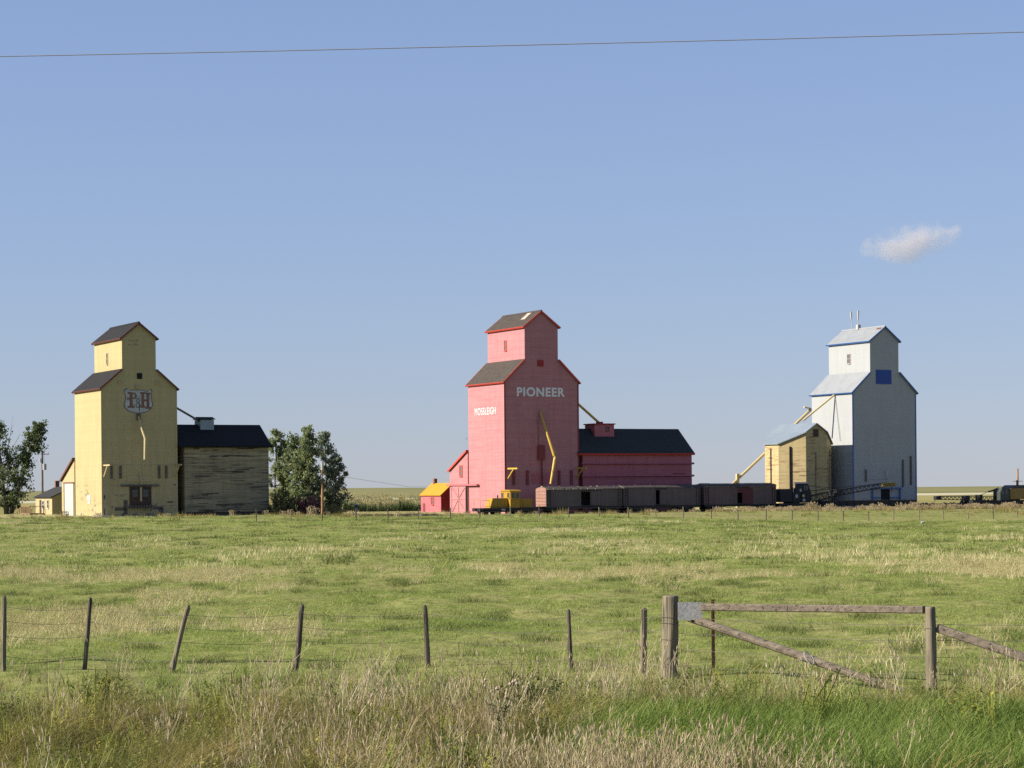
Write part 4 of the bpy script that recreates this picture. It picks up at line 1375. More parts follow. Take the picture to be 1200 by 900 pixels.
leaf_mid = m_blade('poplar_leaves', [(0, (0.12, 0.155, 0.07)), (.5, (0.21, 0.25, 0.115)), (1, (0.32, 0.35, 0.19))], .45, .25, .25)
leaf_dark = m_blade('dark_leaves', [(0, (0.06, 0.09, 0.04)), (.6, (0.13, 0.165, 0.07)), (1, (0.27, 0.30, 0.13))], .45, .2, .2)
leaf_silver = m_blade('silver_leaves', [(0, (0.13, 0.165, 0.105)), (.5, (0.22, 0.26, 0.165)), (1, (0.34, 0.37, 0.26))], .45, .25, .2)
leaf_olive = m_blade('olive_leaves', [(0, (0.10, 0.105, 0.04)), (1, (0.21, 0.19, 0.075))], .25, .4, .3)
leaf_red = m_blade('red_brown_leaves', [(0, (0.14, 0.055, 0.055)), (1, (0.26, 0.12, 0.10))], .25, .4, .3)

G = gpos(322, 300)
tree('poplar_tree', 'green poplar partly behind the weathered annex', 'tree', G, [((0, 0), (.3, 0, 10.9), .22, .12, 1.9), ((1.6, .6), (1.2, .3, 9.6), .16, .12, 1.6)], leaf_mid, 9500, .15, 11, 'trees right of the weathered annex')
G = gpos(345, 297)
tree('poplar_tree', 'middle poplar of the clump behind the brown utility pole', 'tree', G, [((0, 0), (-.2, 0, 10.0), .2, .1, 1.9), ((1.1, .5), (1.5, .5, 9.0), .16, .1, 1.6)], leaf_mid, 9500, .15, 12, 'trees right of the weathered annex')
G = gpos(368, 295)
tree('poplar_tree', 'tallest poplar of the clump just left of the brown utility pole', 'tree', G, [((0, 0), (-.6, 0, 11.1), .24, .12, 2.1), ((-1.0, .4), (-1.2, .4, 9.0), .14, .1, 1.6)], leaf_mid, 10500, .15, 13, 'trees right of the weathered annex')
G = gpos(384, 300)
tree('willow_tree', 'greyer loose leaved tree right of the brown utility pole', 'tree', G, [((0, 0), (-.3, 0, 10.6), .22, .08, 2.2), ((.8, .3), (1.3, .2, 7.6), .14, .05, 1.7)], leaf_silver, 9000, .15, 14, 'trees right of the weathered annex')
G = gpos(8, 315)
lt_ = tree('poplar_tree', 'big dark leafy tree at the left edge with bare twigs and a high side branch', 'tree', G,
           [((0, 0), (-1.4, 0, 12.6), .36, .06, 3.4), ((.6, .2), (4.6, .2, 12.2), .2, .62, 1.7), ((.4, 0), (2.6, 0, 8.2), .18, .06, 2.3), ((-1.5, .5), (-5, .5, 12), .25, .1, 3.0)], leaf_dark, 15000, .16, 21,
           dead=[((.3, -.3, 8.0), (2.2, -.6, 11.2), .06), ((.2, -.3, 8.6), (1.0, -.4, 13.4), .05), ((.5, -.3, 7.6), (2.9, -.5, 10.2), .05)])


def bush(name, label, loc, w, h, mat, n, seed, d=1.6):
    rnd = random.Random(seed)
    r = thing(name, label, 'bush', loc)
    tk, cents, spr = MB(), [], []
    for i in range(int(18 * w / 2)):
        x, y = rnd.uniform(-w, w), rnd.uniform(-d, d)
        z = h * rnd.uniform(.5, 1.0) * (1 - .45 * (x / w) ** 2)
        tk.tube([(x * .6, y * .6, -.1), (x, y, z)], [.03, .008], 4)
        for t in (.35, .65, .95):
            cents.append(Vector((x * (.6 + .4 * t), y, z * t)))
            spr.append(.5 * rnd.uniform(.6, 1.1))
    tk.build('stem', M['bark'], r)
    vs, ti = leaf_cloud(cents, n, .13, seed, spr)
    quad_mesh('foliage', vs, ti, mat, r)
    return r


G = gpos(330, 284)
bush('bush', 'olive green bush at the right corner of the weathered annex', G, 1.5, 3.2, leaf_olive, 3200, 31)
G = gpos(358, 286)
bush('bush', 'dark reddish bush at the foot of the poplars', G, 2.4, 2.6, leaf_red, 4600, 32)
G = gpos(404, 322)
bush('bush', 'pale green shrub added as the sunlit left end of the corn field', G, 1.5, 1.9, leaf_mid, 1800, 34)  # added shrub; its pale green stands for sunlight on the corn edge
G = gpos(390, 284)
bush('bush', 'low brown olive bush right of the brown utility pole', G, 1.0, 1.6, leaf_olive, 1400, 33)

# ------------------------------------------------------------------ ground sheet
rows = list(np.arange(-30, 18, 4.0)) + list(np.arange(18, 70, .4))
y = 70.0
while y < 7000:
    rows.append(y)
    y *= 1.008 if y < 330 else (1.02 if y < 1800 else 1.12)
rows = np.array(rows)
tcol = np.linspace(-1, 1, 321)
tcol = .38 * tcol + .62 * np.sign(tcol) * np.abs(tcol) ** 3.2
V, F_ = [], []
nc = len(tcol)
for yv in rows:
    hwid = 60 + .85 * max(0, yv)
    for t in tcol:
        x = t * hwid
        V.append((x, yv, ground(x, yv)))
for i in range(len(rows) - 1):
    for j in range(nc - 1):
        a = i * nc + j
        F_.append((a, a + 1, a + nc + 1, a + nc))
me = bpy.data.meshes.new('ground')
me.from_pydata(V, [], F_)
for pz in me.polygons:
    pz.use_smooth = True
gm, nt, out = newmat('meadow_ground')
n = N(nt)
big = n.noise(n.world((.035, .02, 0)), 1, 4, .6)
med = n.noise(n.world((.35, .16, 0)), 1, 5, .65)
fine = n.noise(n.world((2.4, 1.6, 0)), 1, 5, .7)
c = n.mix(n.ramp(med, [(.38, 0), (.66, 1)]), (.17, .20, .055), (.26, .25, .10))
c = n.mix(n.ramp(big, [(.42, 0), (.62, .6)]), c, (.27, .24, .11))
c = n.mix(n.ramp(fine, [(.3, .75), (.55, 0)]), c, (.035, .04, .016))
c = n.mix(n.ramp(n.math('DIVIDE', n.sep(n.new('ShaderNodeNewGeometry').outputs['Position'])[1], 100), [(.32, .9), (.36, 0)]), c, (.045, .04, .022))  # near ground coloured darker to deepen the shade between verge grasses
pos = n.new('ShaderNodeNewGeometry').outputs['Position']
yy = n.sep(pos)[1]
wob = n.math('ADD', yy, n.math('MULTIPLY', n.noise(n.world((.006, .002, 0)), 1, 3), 120))
far = n.ramp(n.math('DIVIDE', wob, 2000), [(0, (.17, .16, .055)), (.26, (.24, .21, .085)), (.44, (.28, .245, .11)), (.455, (.48, .44, .32)), (.49, (.48, .44, .31)), (.505, (.15, .155, .08)), (.60, (.20, .185, .09)), (.75, (.185, .18, .09)), (1, (.17, .17, .09))])
fn = n.noise(n.world((.02, .004, 0)), 1, 5, .6)
far = n.mix(n.ramp(fn, [(.35, 0), (.7, .5)]), far, (.14, .14, .06))
fm = n.ramp(n.math('DIVIDE', yy, 1000), [(.36, 0), (.44, 1)])
c = n.mix(fm, c, far)
nt.links.new(n.bsdf(c, .95, normal=n.bump(n.math('MULTIPLY', fine, n.math('SUBTRACT', 1, fm)), .6, .05), spec=0), out.inputs['Surface'])
me.materials.append(gm)
g = bpy.data.objects.new('ground', me)
C.objects.link(g)
tag(g, kind='structure')
# bare gravelly strip along the buildings and under the rails
m_ = MB()
vs, fs = [], []
xs = np.arange(-75, 110, 1.5)
ysr = np.arange(-9.2, -.4, .8)
for x in xs:
    for yv in ysr:
        P = W(x, yv)
        vs.append((P.x, P.y, ground(P.x, P.y) + .02))
k = len(ysr)
for i in range(len(xs) - 1):
    for j in range(k - 1):
        fs.append((i * k + j, (i + 1) * k + j, (i + 1) * k + j + 1, i * k + j + 1))
bed = m_.add(vs, fs).build('path', m_plain('track_gravel', (.22, .19, .15), .95, var=.6, sc=2))
tag(bed, kind='structure')

# ------------------------------------------------------------------ grasses (geometry-node scatter over hidden-in-nothing tufts)
def blade_strip(P, ang, h, w, bend, segs=3, head=None):
    """returns quads for one bent blade; head: (width,length) seed head at the tip"""
    d = np.array([cos(ang), sin(ang), 0])
    s = np.array([-sin(ang + .9), cos(ang + .9), 0])
    q = []
    prev = None
    for k in range(segs + 1):
        t = k / segs
        c = P + d * bend * h * t * t + np.array([0, 0, h * (t - .25 * bend * t * t)])
        ww = w * (1 - t * .92) if head is None else w * (1 - .5 * t)
        l, r_ = c - s * ww / 2, c + s * ww / 2
        if prev is not None:
            q.append((prev[0], prev[1], r_, l))
        prev = (l, r_)
    if head:
        hw, hl = head
        tip = c + (d * bend * .8 + np.array([0, 0, 1])) * hl
        mid = c.copy() * .5 + tip * .5
        q.append((c, mid + s * hw / 2, tip, mid - s * hw / 2))
        s2 = np.array([cos(ang + .9), sin(ang + .9), 0])
        q.append((c, mid + s2 * hw / 2, tip, mid - s2 * hw / 2))
    return q


def tuft(name, mat, seed, n, rad, h, w, bend, segs=2, head=None, tintr=(0, 1)):
    r = random.Random(seed)
    Q, T = [], []
    for i in range(n):
        a = r.uniform(0, 2 * pi)
        rr = rad * sqrt(r.random())
        P = np.array([cos(a) * rr, sin(a) * rr, -.02])
        t = r.uniform(*tintr)
        for q in blade_strip(P, r.uniform(0, 2 * pi), r.uniform(*h), w * r.uniform(.7, 1.3), r.uniform(*bend), segs, head if (head and r.random() < .8) else None):
            Q.extend(q)
            T.extend([t] * 4)
    me = bpy.data.meshes.new(name)
    vs = np.array(Q)
    nn = len(vs) // 4
    me.vertices.add(nn * 4)
    me.vertices.foreach_set('co', vs.astype(np.float32).ravel())
    me.loops.add(nn * 4)
    me.loops.foreach_set('vertex_index', np.arange(nn * 4, dtype=np.int32))
    me.polygons.add(nn)
    me.polygons.foreach_set('loop_start', np.arange(0, nn * 4, 4, dtype=np.int32))
    me.update(calc_edges=True)
    at_ = me.attributes.new('tint', 'FLOAT', 'POINT')
    at_.data.foreach_set('value', np.array(T, dtype=np.float32))
    me.materials.append(mat)
    return bpy.data.objects.new(name, me)


def leafy(name, mat, seed, h, nl, ls):
    """small broad-leaved weed: stem with alternate leaves"""
    r = random.Random(seed)
    Q, T = [], []
    for s_ in range(4):
        b = np.array([r.uniform(-.1, .1), r.uniform(-.1, .1), 0])
        tp = b + np.array([r.uniform(-.15, .15), r.uniform(-.15, .15), h * r.uniform(.6, 1)])
        sd = np.array([.004, .002, 0])
        Q += [b - sd, b + sd, tp + sd, tp - sd]
        T += [.3] * 4
        for i in range(nl):
            t = .2 + .8 * i / nl
            c = b + (tp - b) * t
            a = r.uniform(0, 2 * pi)
            d = np.array([cos(a), sin(a), r.uniform(-.2, .7)])
            sdv = np.array([-sin(a), cos(a), r.uniform(-.3, .3)])
            l = ls * r.uniform(.6, 1.2) * (1.2 - .6 * t)
            Q += [c, c + d * l * .5 + sdv * l * .28, c + d * l, c + d * l * .5 - sdv * l * .28]
            T += [r.random()] * 4
    me = bpy.data.meshes.new(name)
    vs = np.array(Q)
    nn = len(vs) // 4
    me.from_pydata([tuple(v) for v in vs], [], [tuple(range(i * 4, i * 4 + 4)) for i in range(nn)])
    at_ = me.attributes.new('tint', 'FLOAT', 'POINT')
    at_.data.foreach_set('value', np.array(T, dtype=np.float32))
    me.materials.append(mat)
    return bpy.data.objects.new(name, me)


def lump(x, y):
    k = 1 if y < 60 else 1.6
    q = nz(x / (1.1 * k), y / (1.7 * k), 21.0)
    return .70 + 2.0 * max(0, q - .12) + .25 * nz(x / 5, y / 8, 2.0)


def scatter(name, label, cat, protos, y0, y1, step, dens, scale=(.7, 1.3), seed=0, spread=None, tilt=.12, pts_fn=None, lumpy=True):
    """stuff: tufts on an uneven sheet of land between y0 and y1; dens(x,y) gives tufts per square metre"""
    vs, fs, dn = [], [], []
    if pts_fn:
        vs, fs, dn = pts_fn()
    else:
        ysn = [y0]
        while ysn[-1] < y1:
            ysn.append(ysn[-1] + step * (1 if y1 < 60 else max(1, ysn[-1] / 60)))
        nc_ = int(np.clip((y1 * .28 + 4) * 2 / step / (1 if y1 < 60 else y1 / 90), 30, 340))
        for yv in ysn:
            for j in range(nc_ + 1):
                x = (j / nc_ * 2 - 1) * (.27 * yv + 3)
                vs.append((x, yv, ground(x, yv)))
                dn.append(max(0, dens(x, yv)))
        for i in range(len(ysn) - 1):
            for j in range(nc_):
                a = i * (nc_ + 1) + j
                fs.append((a, a + 1, a + nc_ + 2, a + nc_ + 1))
    me = bpy.data.meshes.new(name)
    me.from_pydata(vs, [], fs)
    a_ = me.attributes.new('dens', 'FLOAT', 'POINT')
    a_.data.foreach_set('value', np.array(dn, dtype=np.float32))
    a_ = me.attributes.new('size', 'FLOAT', 'POINT')
    a_.data.foreach_set('value', np.array([lump(v[0], v[1]) if lumpy else 1 for v in vs], dtype=np.float32))
    o = bpy.data.objects.new(name, me)
    C.objects.link(o)
    me.materials.append(protos[0].data.materials[0])
    tag(o, label, cat, kind='stuff')
    ng = bpy.data.node_groups.new(name, 'GeometryNodeTree')
    ng.interface.new_socket('Geometry', in_out='INPUT', socket_type='NodeSocketGeometry')
    ng.interface.new_socket('Geometry', in_out='OUTPUT', socket_type='NodeSocketGeometry')
    nn = ng.nodes
    gi, go = nn.new('NodeGroupInput'), nn.new('NodeGroupOutput')
    dp = nn.new('GeometryNodeDistributePointsOnFaces')
    dp.distribute_method = 'RANDOM'
    na = nn.new('GeometryNodeInputNamedAttribute')
    na.data_type = 'FLOAT'
    na.inputs['Name'].default_value = 'dens'
    lk = ng.links.new
    lk(gi.outputs[0], dp.inputs['Mesh'])
    lk([s_ for s_ in na.outputs if s_.enabled][0], dp.inputs['Density'])
    dp.inputs['Seed'].default_value = seed
    ji = nn.new('GeometryNodeJoinGeometry')
    for pr_ in protos:
        ob = nn.new('GeometryNodeObjectInfo')
        ob.inputs['Object'].default_value = pr_
        ob.inputs['As Instance'].default_value = True
        lk(ob.outputs['Geometry'], ji.inputs[0])
    ip = nn.new('GeometryNodeInstanceOnPoints')
    ip.inputs['Pick Instance'].default_value = True
    lk(dp.outputs['Points'], ip.inputs['Points'])
    lk(ji.outputs[0], ip.inputs['Instance'])
    rv = nn.new('FunctionNodeRandomValue')
    rv.data_type = 'FLOAT_VECTOR'
    rv.inputs[0].default_value = (-tilt, -tilt, 0)
    rv.inputs[1].default_value = (tilt, tilt, 6.283)
    rv.inputs['Seed'].default_value = seed + 5
    e2r = nn.new('FunctionNodeEulerToRotation')
    lk(rv.outputs[0], e2r.inputs[0])
    lk(e2r.outputs[0], ip.inputs['Rotation'])
    rs = nn.new('FunctionNodeRandomValue')
    rs.data_type = 'FLOAT'
    fl = [s_ for s_ in rs.inputs if s_.enabled]
    fl[0].default_value, fl[1].default_value = scale
    rs.inputs['Seed'].default_value = seed + 9
    nb_ = nn.new('GeometryNodeInputNamedAttribute')
    nb_.data_type = 'FLOAT'
    nb_.inputs['Name'].default_value = 'size'
    ml = nn.new('ShaderNodeMath')
    ml.operation = 'MULTIPLY'
    lk([s_ for s_ in rs.outputs if s_.enabled][0], ml.inputs[0])
    lk([s_ for s_ in nb_.outputs if s_.enabled][0], ml.inputs[1])
    lk(ml.outputs[0], ip.inputs['Scale'])
    lk(ip.outputs[0], go.inputs[0])
    md = o.modifiers.new('scatter', 'NODES')
    md.node_group = ng
    return o


GREEN = m_blade('pasture_blades', [(0, (.125, .175, .038)), (.45, (.245, .30, .075)), (.75, (.33, .365, .115)), (1, (.45, .435, .20))], .4, .16, .45)
STRAW = m_blade('straw_blades', [(0, (.33, .305, .13)), (.4, (.50, .445, .225)), (1, (.64, .575, .33))], .3, .3, .3)
LUSH = m_blade('lush_blades', [(0, (.06, .10, .016)), (.5, (.155, .22, .04)), (1, (.34, .41, .13))], .4, .5, .3)
OLIVE = m_blade('roadside_blades', [(0, (.065, .08, .018)), (.35, (.175, .165, .045)), (.7, (.32, .25, .085)), (1, (.54, .44, .19))], .3, .5, .4)
STALK = m_blade('seed_stalks', [(0, (.25, .20, .10)), (.5, (.47, .39, .235)), (1, (.74, .65, .46))], .25, .6, .3)
DARK = m_blade('rank_shade_blades', [(0, (.055, .075, .02)), (.6, (.135, .16, .042)), (1, (.24, .265, .085))], .3, .3, .2)  # rank grass whose dark green also carries the shade of lumps and gaps
BANK = m_blade('bank_weeds', [(0, (.26, .20, .10)), (.5, (.43, .35, .21)), (1, (.55, .48, .31))], .25, .25, .3)
YELL = m_blade('yellow_leaf_weeds', [(0, (.10, .14, .03)), (.5, (.20, .22, .04)), (1, (.48, .38, .06))], .3, .8, .3)

T_short = [tuft('tuft', GREEN, i, 44, .25, (.04, .12), .011, (.4, 1.5), 2) for i in range(4)]
T_far = [tuft('tuft', GREEN, 10 + i, 30, .46, (.05, .15), .028, (.4, 1.3), 1) for i in range(4)]
T_straw = [tuft('tuft', STRAW, 20 + i, 26, .20, (.12, .32), .009, (.1, .6), 2, (.014, .07)) for i in range(4)]
T_strawfar = [tuft('tuft', STRAW, 30 + i, 20, .4, (.16, .36), .024, (.1, .5), 1) for i in range(4)]
T_lush = [tuft('tuft', LUSH, 40 + i, 26, .18, (.25, .56), .018, (.15, .85), 3) for i in range(4)]
T_olive = [tuft('tuft', OLIVE, 50 + i, 34, .22, (.25, .60), .010, (.3, 1.5), 3) for i in range(6)]
T_stalk = [tuft('tuft', STALK, 60 + i, 11, .2, (.35, .85), .007, (.05, .55), 2, (.026, .12)) for i in range(6)]
T_weed = [leafy('weed', YELL, 70 + i, .55, 10, .06) for i in range(3)]
T_gweed = [leafy('weed', DARK, 80 + i, .42, 11, .09) for i in range(3)]
T_bank = [tuft('tuft', BANK, 90 + i, 40, .5, (.3, .75), .035, (.05, .4), 1, (.09, .22)) for i in range(4)]
T_bankg = [tuft('tuft', OLIVE, 95 + i, 36, .5, (.3, .7), .04, (.1, .5), 1) for i in range(3)]
CORN = m_blade('corn_leaves', [(0, (.03, .055, .016)), (1, (.08, .115, .03))], .25, .2, .2)
T_corn = [tuft('stalk', CORN, 100 + i, 16, .3, (1.3, 1.9), .07, (.1, .5), 3, None, (0, .5)) for i in range(3)]
T_tassel = [tuft('stalk', STRAW, 105 + i, 8, .3, (1.6, 1.95), .03, (.02, .15), 1, (.12, .25)) for i in range(3)]


def strawness(x, y):
    """dry patches of the pasture"""
    q = .5 + .9 * nz(x / 9.0, y / 17.0, 3.3) + .5 * nz(x / 3.0, y / 5.0, 9.1)
    r = x / y
    q += .55 * math.exp(-((y - 88) / 17) ** 2) * (.45 + .55 * sm(-.08, .08, r))
    q += .45 * math.exp(-((y - 56) / 6) ** 2) * sm(.02, -.12, r)
    q += .28 * math.exp(-((y - 130) / 20) ** 2)
    return q - .66


def clump(x, y):
    return max(.15, .75 + .9 * nz(x / 1.3, y / 1.8, 2.2))


scatter('grass', 'short green pasture grass of the meadow nearer the camera', 'grass', T_short, 30.5, 92, .7, lambda x, y: 19 * clump(x, y) * (1.15 - .55 * sm(.2, .9, strawness(x, y))), (.6, 1.35), 1)
scatter('grass', 'short green pasture grass of the far half of the meadow', 'grass', T_far, 90, 272, 1.0, lambda x, y: 3.6 * clump(x, y) * (1.1 - .5 * sm(.2, .9, strawness(x, y))), (.6, 1.35), 2)
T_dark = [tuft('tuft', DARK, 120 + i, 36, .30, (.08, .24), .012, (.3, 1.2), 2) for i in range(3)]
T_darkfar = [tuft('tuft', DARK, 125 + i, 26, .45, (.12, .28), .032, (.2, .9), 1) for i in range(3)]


def rank(x, y):  # where dark clumps stand for the shaded sides of grass lumps
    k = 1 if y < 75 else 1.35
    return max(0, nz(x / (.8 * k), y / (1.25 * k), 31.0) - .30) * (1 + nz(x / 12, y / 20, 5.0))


scatter('rank_shade_grass', 'rank grass clumps, dark green for the shaded lumps of the nearer meadow', 'grass', T_dark, 36, 92, .45, lambda x, y: 48 * rank(x, y), (.6, 1.3), 21, lumpy=False)
scatter('rank_shade_grass', 'rank grass clumps, dark green for the shaded lumps of the far meadow', 'grass', T_darkfar, 90, 268, .6, lambda x, y: 17 * rank(x, y), (.6, 1.3), 22, lumpy=False)
scatter('dry_grass', 'patches of straw coloured dry grass in the nearer meadow', 'grass', T_straw, 36, 92, .7, lambda x, y: 13 * sm(.15, .75, strawness(x, y)) * clump(x + 5, y), (.6, 1.3), 3)
scatter('dry_grass', 'patches of straw coloured dry grass in the far meadow', 'grass', T_strawfar, 90, 268, 1.0, lambda x, y: 3.2 * sm(.2, .8, strawness(x, y)) * clump(x + 5, y), (.6, 1.3), 4)


# roadside verge in front of the fence
def lushness(x, y):
    r = x / y
    g = sm(.0, .06, r) * sm(26.2, 27.4, y + 14 * (r - .08)) * (1 - sm(31.2, 32.2, y + .5 * nz(x, 0, 3)))
    g = max(g, .8 * sm(.12, .2, r) * sm(24.6, 25.8, y) * (1 - sm(30.6, 31.6, y)))
    return min(1, g * (1.15 + .7 * nz(x / 1.2, y / 1.2, 8.8)))


def dryness(x, y):
    r = x / y
    d = math.exp(-((r - .055) / .065) ** 2) * (1 - sm(26.4, 27.6, y)) * 1.3
    d = max(d, .38 * (1 - sm(33.5, 36.5, y)) * sm(-.14, -.06, r) * (1 - .6 * sm(.05, .1, r)) * (1 - lushness(x, y)))
    return max(0, d + .35 * nz(x / .9, y / 1.1, 5.5)) * (1 - .8 * lushness(x, y))


scatter('verge_grass', 'tall olive and brown grass of the roadside verge', 'grass', T_olive, 23.5, 38, .4,
        lambda x, y: 32 * (1 - .95 * lushness(x, y)) * (1 - .45 * sm(.0, .05, x / y) * (1 - sm(27, 28, y))) * (1 - .96 * sm(32.0, 34.5 + 1.2 * nz(x / 2.5, 0, 1), y)) * max(.04, .75 + 1.7 * nz(x / .7, y / .9, 4.4)), (.5, 1.15), 5, tilt=.35)
scatter('lush_grass', 'bright green lush grass on the right side of the verge', 'grass', T_lush, 23.5, 38, .4, lambda x, y: 46 * lushness(x, y) + 3.5 * max(0, nz(x / .7, y / .9, 6.1)), (.55, 1.2), 6, lumpy=False)
scatter('dry_stalks', 'pale dry seed stalks standing in the verge', 'grass', T_stalk, 23.5, 40, .4, lambda x, y: 16 * dryness(x, y) * (1 - lushness(x, y)) + .4 * (1 - sm(32, 36, y)) * (1 - .9 * lushness(x, y)), (.45, 1.05), 7, tilt=.25, lumpy=False)
scatter('yellow_weeds', 'small yellowing leafy weeds in the verge', 'weeds', T_weed, 23.5, 39, .4, lambda x, y: 18 * (.3 + .7 * sm(.08, -.03, x / y)) * max(0, .45 + nz(x / 1.4, y / 1.4, 11.0)) * (1 - sm(33, 36, y)), (.6, 1.25), 8, tilt=.35)
scatter('green_weeds', 'broad leaved green weeds low in the verge', 'weeds', T_gweed, 23.5, 36, .4, lambda x, y: 16 * max(0, .05 + 1.4 * nz(x / 1.1, y / .9, 13.0)) * (1 - .7 * lushness(x, y)), (.6, 1.3), 9)


def bank_pts(x0, x1, ya, yb, f, sx=1.0, sy=1.0):
    def fn():
        vs, fs, dn = [], [], []
        xs, ys_ = np.arange(x0, x1, sx), np.arange(ya, yb + .01, sy)
        for x in xs:
            for yv in ys_:
                P = W(x, yv)
                vs.append((P.x, P.y, ground(P.x, P.y)))
                dn.append(max(0, f(x, yv)))
        k = len(ys_)
        for i in range(len(xs) - 1):
            for j in range(k - 1):
                fs.append((i * k + j, (i + 1) * k + j, (i + 1) * k + j + 1, i * k + j + 1))
        return vs, fs, dn
    return fn


scatter('weeds', 'tan dry weeds growing along the railway bank', 'weeds', T_bank, 0, 0, 0, None, (.5, 1.1), 10,
        pts_fn=bank_pts(-70, 105, -14, -8.5, lambda x, y: (.10 + 2.3 * sm(20, 36, x)) * max(.1, .8 + nz(x / 3, y / 2, 3)) ))
scatter('bank_grass', 'olive weeds and grass below the railway bank', 'weeds', T_bankg, 0, 0, 0, None, (.5, 1.1), 11,
        pts_fn=bank_pts(-70, 105, -30, -9, lambda x, y: (.5 + 1.0 * sm(45, 62, x)) * max(0, .35 + 1.2 * nz(x / 5, y / 4, 6)) * (1 - .8 * sm(-16, -28, y))))
scatter('yard_grass', 'thin dry grass along the foot of the elevators', 'grass', T_strawfar, 0, 0, 0, None, (.5, 1.2), 12,
        pts_fn=bank_pts(-80, 105, -9, 30, lambda x, y: 1.6 * max(0, .55 + nz(x / 4, y / 4, 2)) * (1 if not (-56 < x < -32 and 0 < y < 12) and not (-1 < x < 29 and 0 < y < 17) and not (45 < x < 67 and 0 < y < 12) else 0)))
# corn field behind, seen between the trees and the pink elevator
scatter('corn_field', 'dark green corn rows with golden tassels behind the yard', 'crop', T_corn, 0, 0, 0, None, (.85, 1.1), 13,
        pts_fn=bank_pts(-20, 14, 48, 74, lambda x, y: 3.2, 1.0, 1.0))
scatter('corn_tassels', 'golden tassels over the corn field', 'crop', T_tassel, 0, 0, 0, None, (.9, 1.1), 14,
        pts_fn=bank_pts(-30, 16, 49, 84, lambda x, y: 2.6, 2.0, 2.0))

# single seed-headed weed standing out in the verge
wd = at(585, 850, 29.0)
th = thing('thistle', 'tall thistle gone to fluffy pale seed in the middle of the verge', 'weed', (wd.x, 29.0, ground(wd.x, 29.0)))
sk, hd_, lf = MB(), MB(), MB()
rr = random.Random(5)
for i in range(20):
    a = rr.uniform(0, 2 * pi)
    l = rr.uniform(.1, .34)
    b = Vector((rr.uniform(-.04, .04), rr.uniform(-.04, .04), rr.uniform(.2, .5)))
    e = Vector((cos(a) * l, sin(a) * l * .7, rr.uniform(.62, .92)))
    sk.tube([(0, 0, 0), b, e], [.008, .006, .004], 5)
    hd_.tube([e, e + Vector((0, 0, .025)), e + Vector((0, 0, .05))], [.008, .019 * rr.uniform(.7, 1.3), .008], 7)
    for k in range(3):
        q = b.lerp(e, rr.uniform(0, .7))
        d = Vector((cos(a + k * 2), sin(a + k * 2), .3)) * .11
        s_ = Vector((-d.y, d.x, 0)) * .22
        lf.add([q, q + d * .5 + s_, q + d, q + d * .5 - s_], [(0, 1, 2, 3)])
sk.build('stem', m_plain('thistle_stem', (.30, .27, .14), .8), th)
hd_.build('seed_head', m_plain('thistle_fluff', (.46, .37, .27), .9, var=.5, sc=30), th)
lf.build('leaf', m_plain('thistle_leaf', (.22, .25, .11), .8), th)

# ------------------------------------------------------------------ cloud
cq = at(1074, 283, 3000)
me = bpy.data.meshes.new('cloud')
bmx = bmesh.new()
bmesh.ops.create_icosphere(bmx, subdivisions=4, radius=1)
for v in bmx.verts:
    v.co = Vector((v.co.x * 76, v.co.y * 30, v.co.z * 29))
bmx.to_mesh(me)
bmx.free()
cl = bpy.data.objects.new('cloud', me)
C.objects.link(cl)
cl.location = cq
cl.rotation_euler = (0, -radians(9), 0)
cm, nt, out = newmat('cloud_vapour')
n = N(nt)
oc = n.coord('Object', (1 / 76, 1 / 30, 1 / 29))
ln = n.new('ShaderNodeVectorMath', operation='LENGTH')
n.link(oc, ln.inputs[0])
n1 = n.noise(n.coord('Object', (1 / 34, 1 / 34, 1 / 24)), 1, 4, .55)
x_ = n.sep(oc)[0]
f = n.math('SUBTRACT', n1, n.math('MULTIPLY', ln.outputs['Value'], .48))
f = n.math('SUBTRACT', f, n.math('MULTIPLY', x_, .12))
f = n.math('MULTIPLY', n.math('MAXIMUM', n.math('SUBTRACT', f, .10), 0), .11)
pv = n.new('ShaderNodeVolumePrincipled')
pv.inputs['Color'].default_value = (.80, .765, .765, 1)
pv.inputs['Anisotropy'].default_value = .2
n.link(f, pv.inputs['Density'])
n.link(pv.outputs[0], out.inputs['Volume'])
me.materials.append(cm)
tag(cl, 'small wispy white cloud in the blue sky above the white elevator', 'cloud', kind='thing')

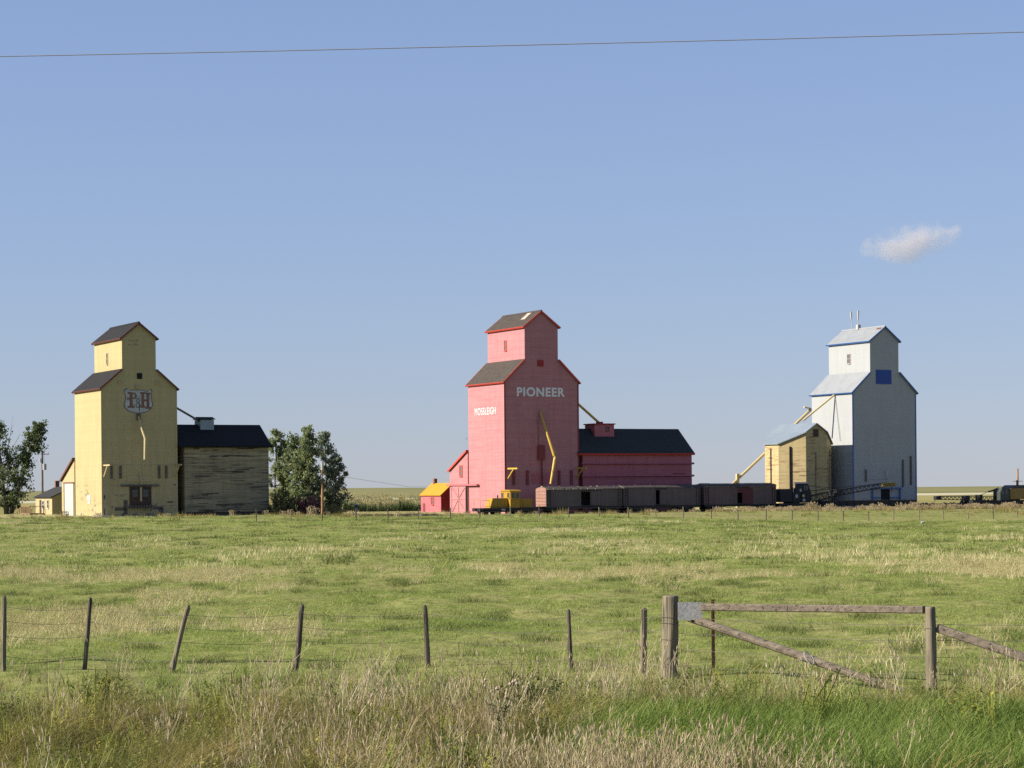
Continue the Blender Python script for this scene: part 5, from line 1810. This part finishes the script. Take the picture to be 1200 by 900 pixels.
# ------------------------------------------------------------------ light, sky, camera
EL = radians(30)
AZ = (-.978, -.208)
S = Vector((AZ[0] * cos(EL), AZ[1] * cos(EL), sin(EL)))
sl = bpy.data.lights.new('sun', 'SUN')
sl.energy = 5.0
sl.angle = radians(.53)
sl.color = (1.0, .91, .78)
so = bpy.data.objects.new('sun', sl)
C.objects.link(so)
so.rotation_euler = S.to_track_quat('Z', 'Y').to_euler()
wd_ = bpy.data.worlds.new('World')
scene.world = wd_
wd_.use_nodes = True
wt = wd_.node_tree
bg = wt.nodes['Background']
sky = wt.nodes.new('ShaderNodeTexSky')
sky.sky_type = 'NISHITA'
sky.sun_disc = False
sky.sun_elevation = EL
sky.sun_rotation = atan2(AZ[0], AZ[1])
sky.altitude = 900
sky.air_density = 1.3
sky.dust_density = 0.0
sky.ozone_density = 4.0
# late summer haze evens the sky out: soften its gradient and tint it slightly
gmn = wt.nodes.new('ShaderNodeGamma')
gmn.inputs['Gamma'].default_value = .5
wt.links.new(sky.outputs[0], gmn.inputs['Color'])
tn = wt.nodes.new('ShaderNodeMix')
tn.data_type = 'RGBA'
tn.blend_type = 'MULTIPLY'
tn.inputs['Factor'].default_value = 1
wt.links.new(gmn.outputs[0], tn.inputs[6])
tn.inputs[7].default_value = (.90, 1.020, 1.40, 1)
wt.links.new(tn.outputs[2], bg.inputs['Color'])
bg.inputs['Strength'].default_value = .10

cam = bpy.data.cameras.new('camera')
cam.sensor_width = 36
cam.lens = 81.0
cam.shift_y = (573 - 450) / 1200
cam.clip_start = .5
cam.clip_end = 20000
co = bpy.data.objects.new('camera', cam)
C.objects.link(co)
co.matrix_world = Matrix.Translation((0, 0, EYE)) @ Matrix.Rotation(pi / 2, 4, 'X') @ Matrix.Rotation(-radians(.5), 4, 'Z')
scene.camera = co
vs_ = scene.view_settings
vs_.view_transform = 'Standard'
vs_.look = 'None'
vs_.exposure = 1.05
vs_.gamma = 1
vs_.use_curve_mapping = False
cy = scene.cycles
cy.use_denoising = False
cy.max_bounces = 6
cy.diffuse_bounces = 3
cy.glossy_bounces = 2
cy.transmission_bounces = 3
cy.transparent_max_bounces = 6
cy.volume_bounces = 2
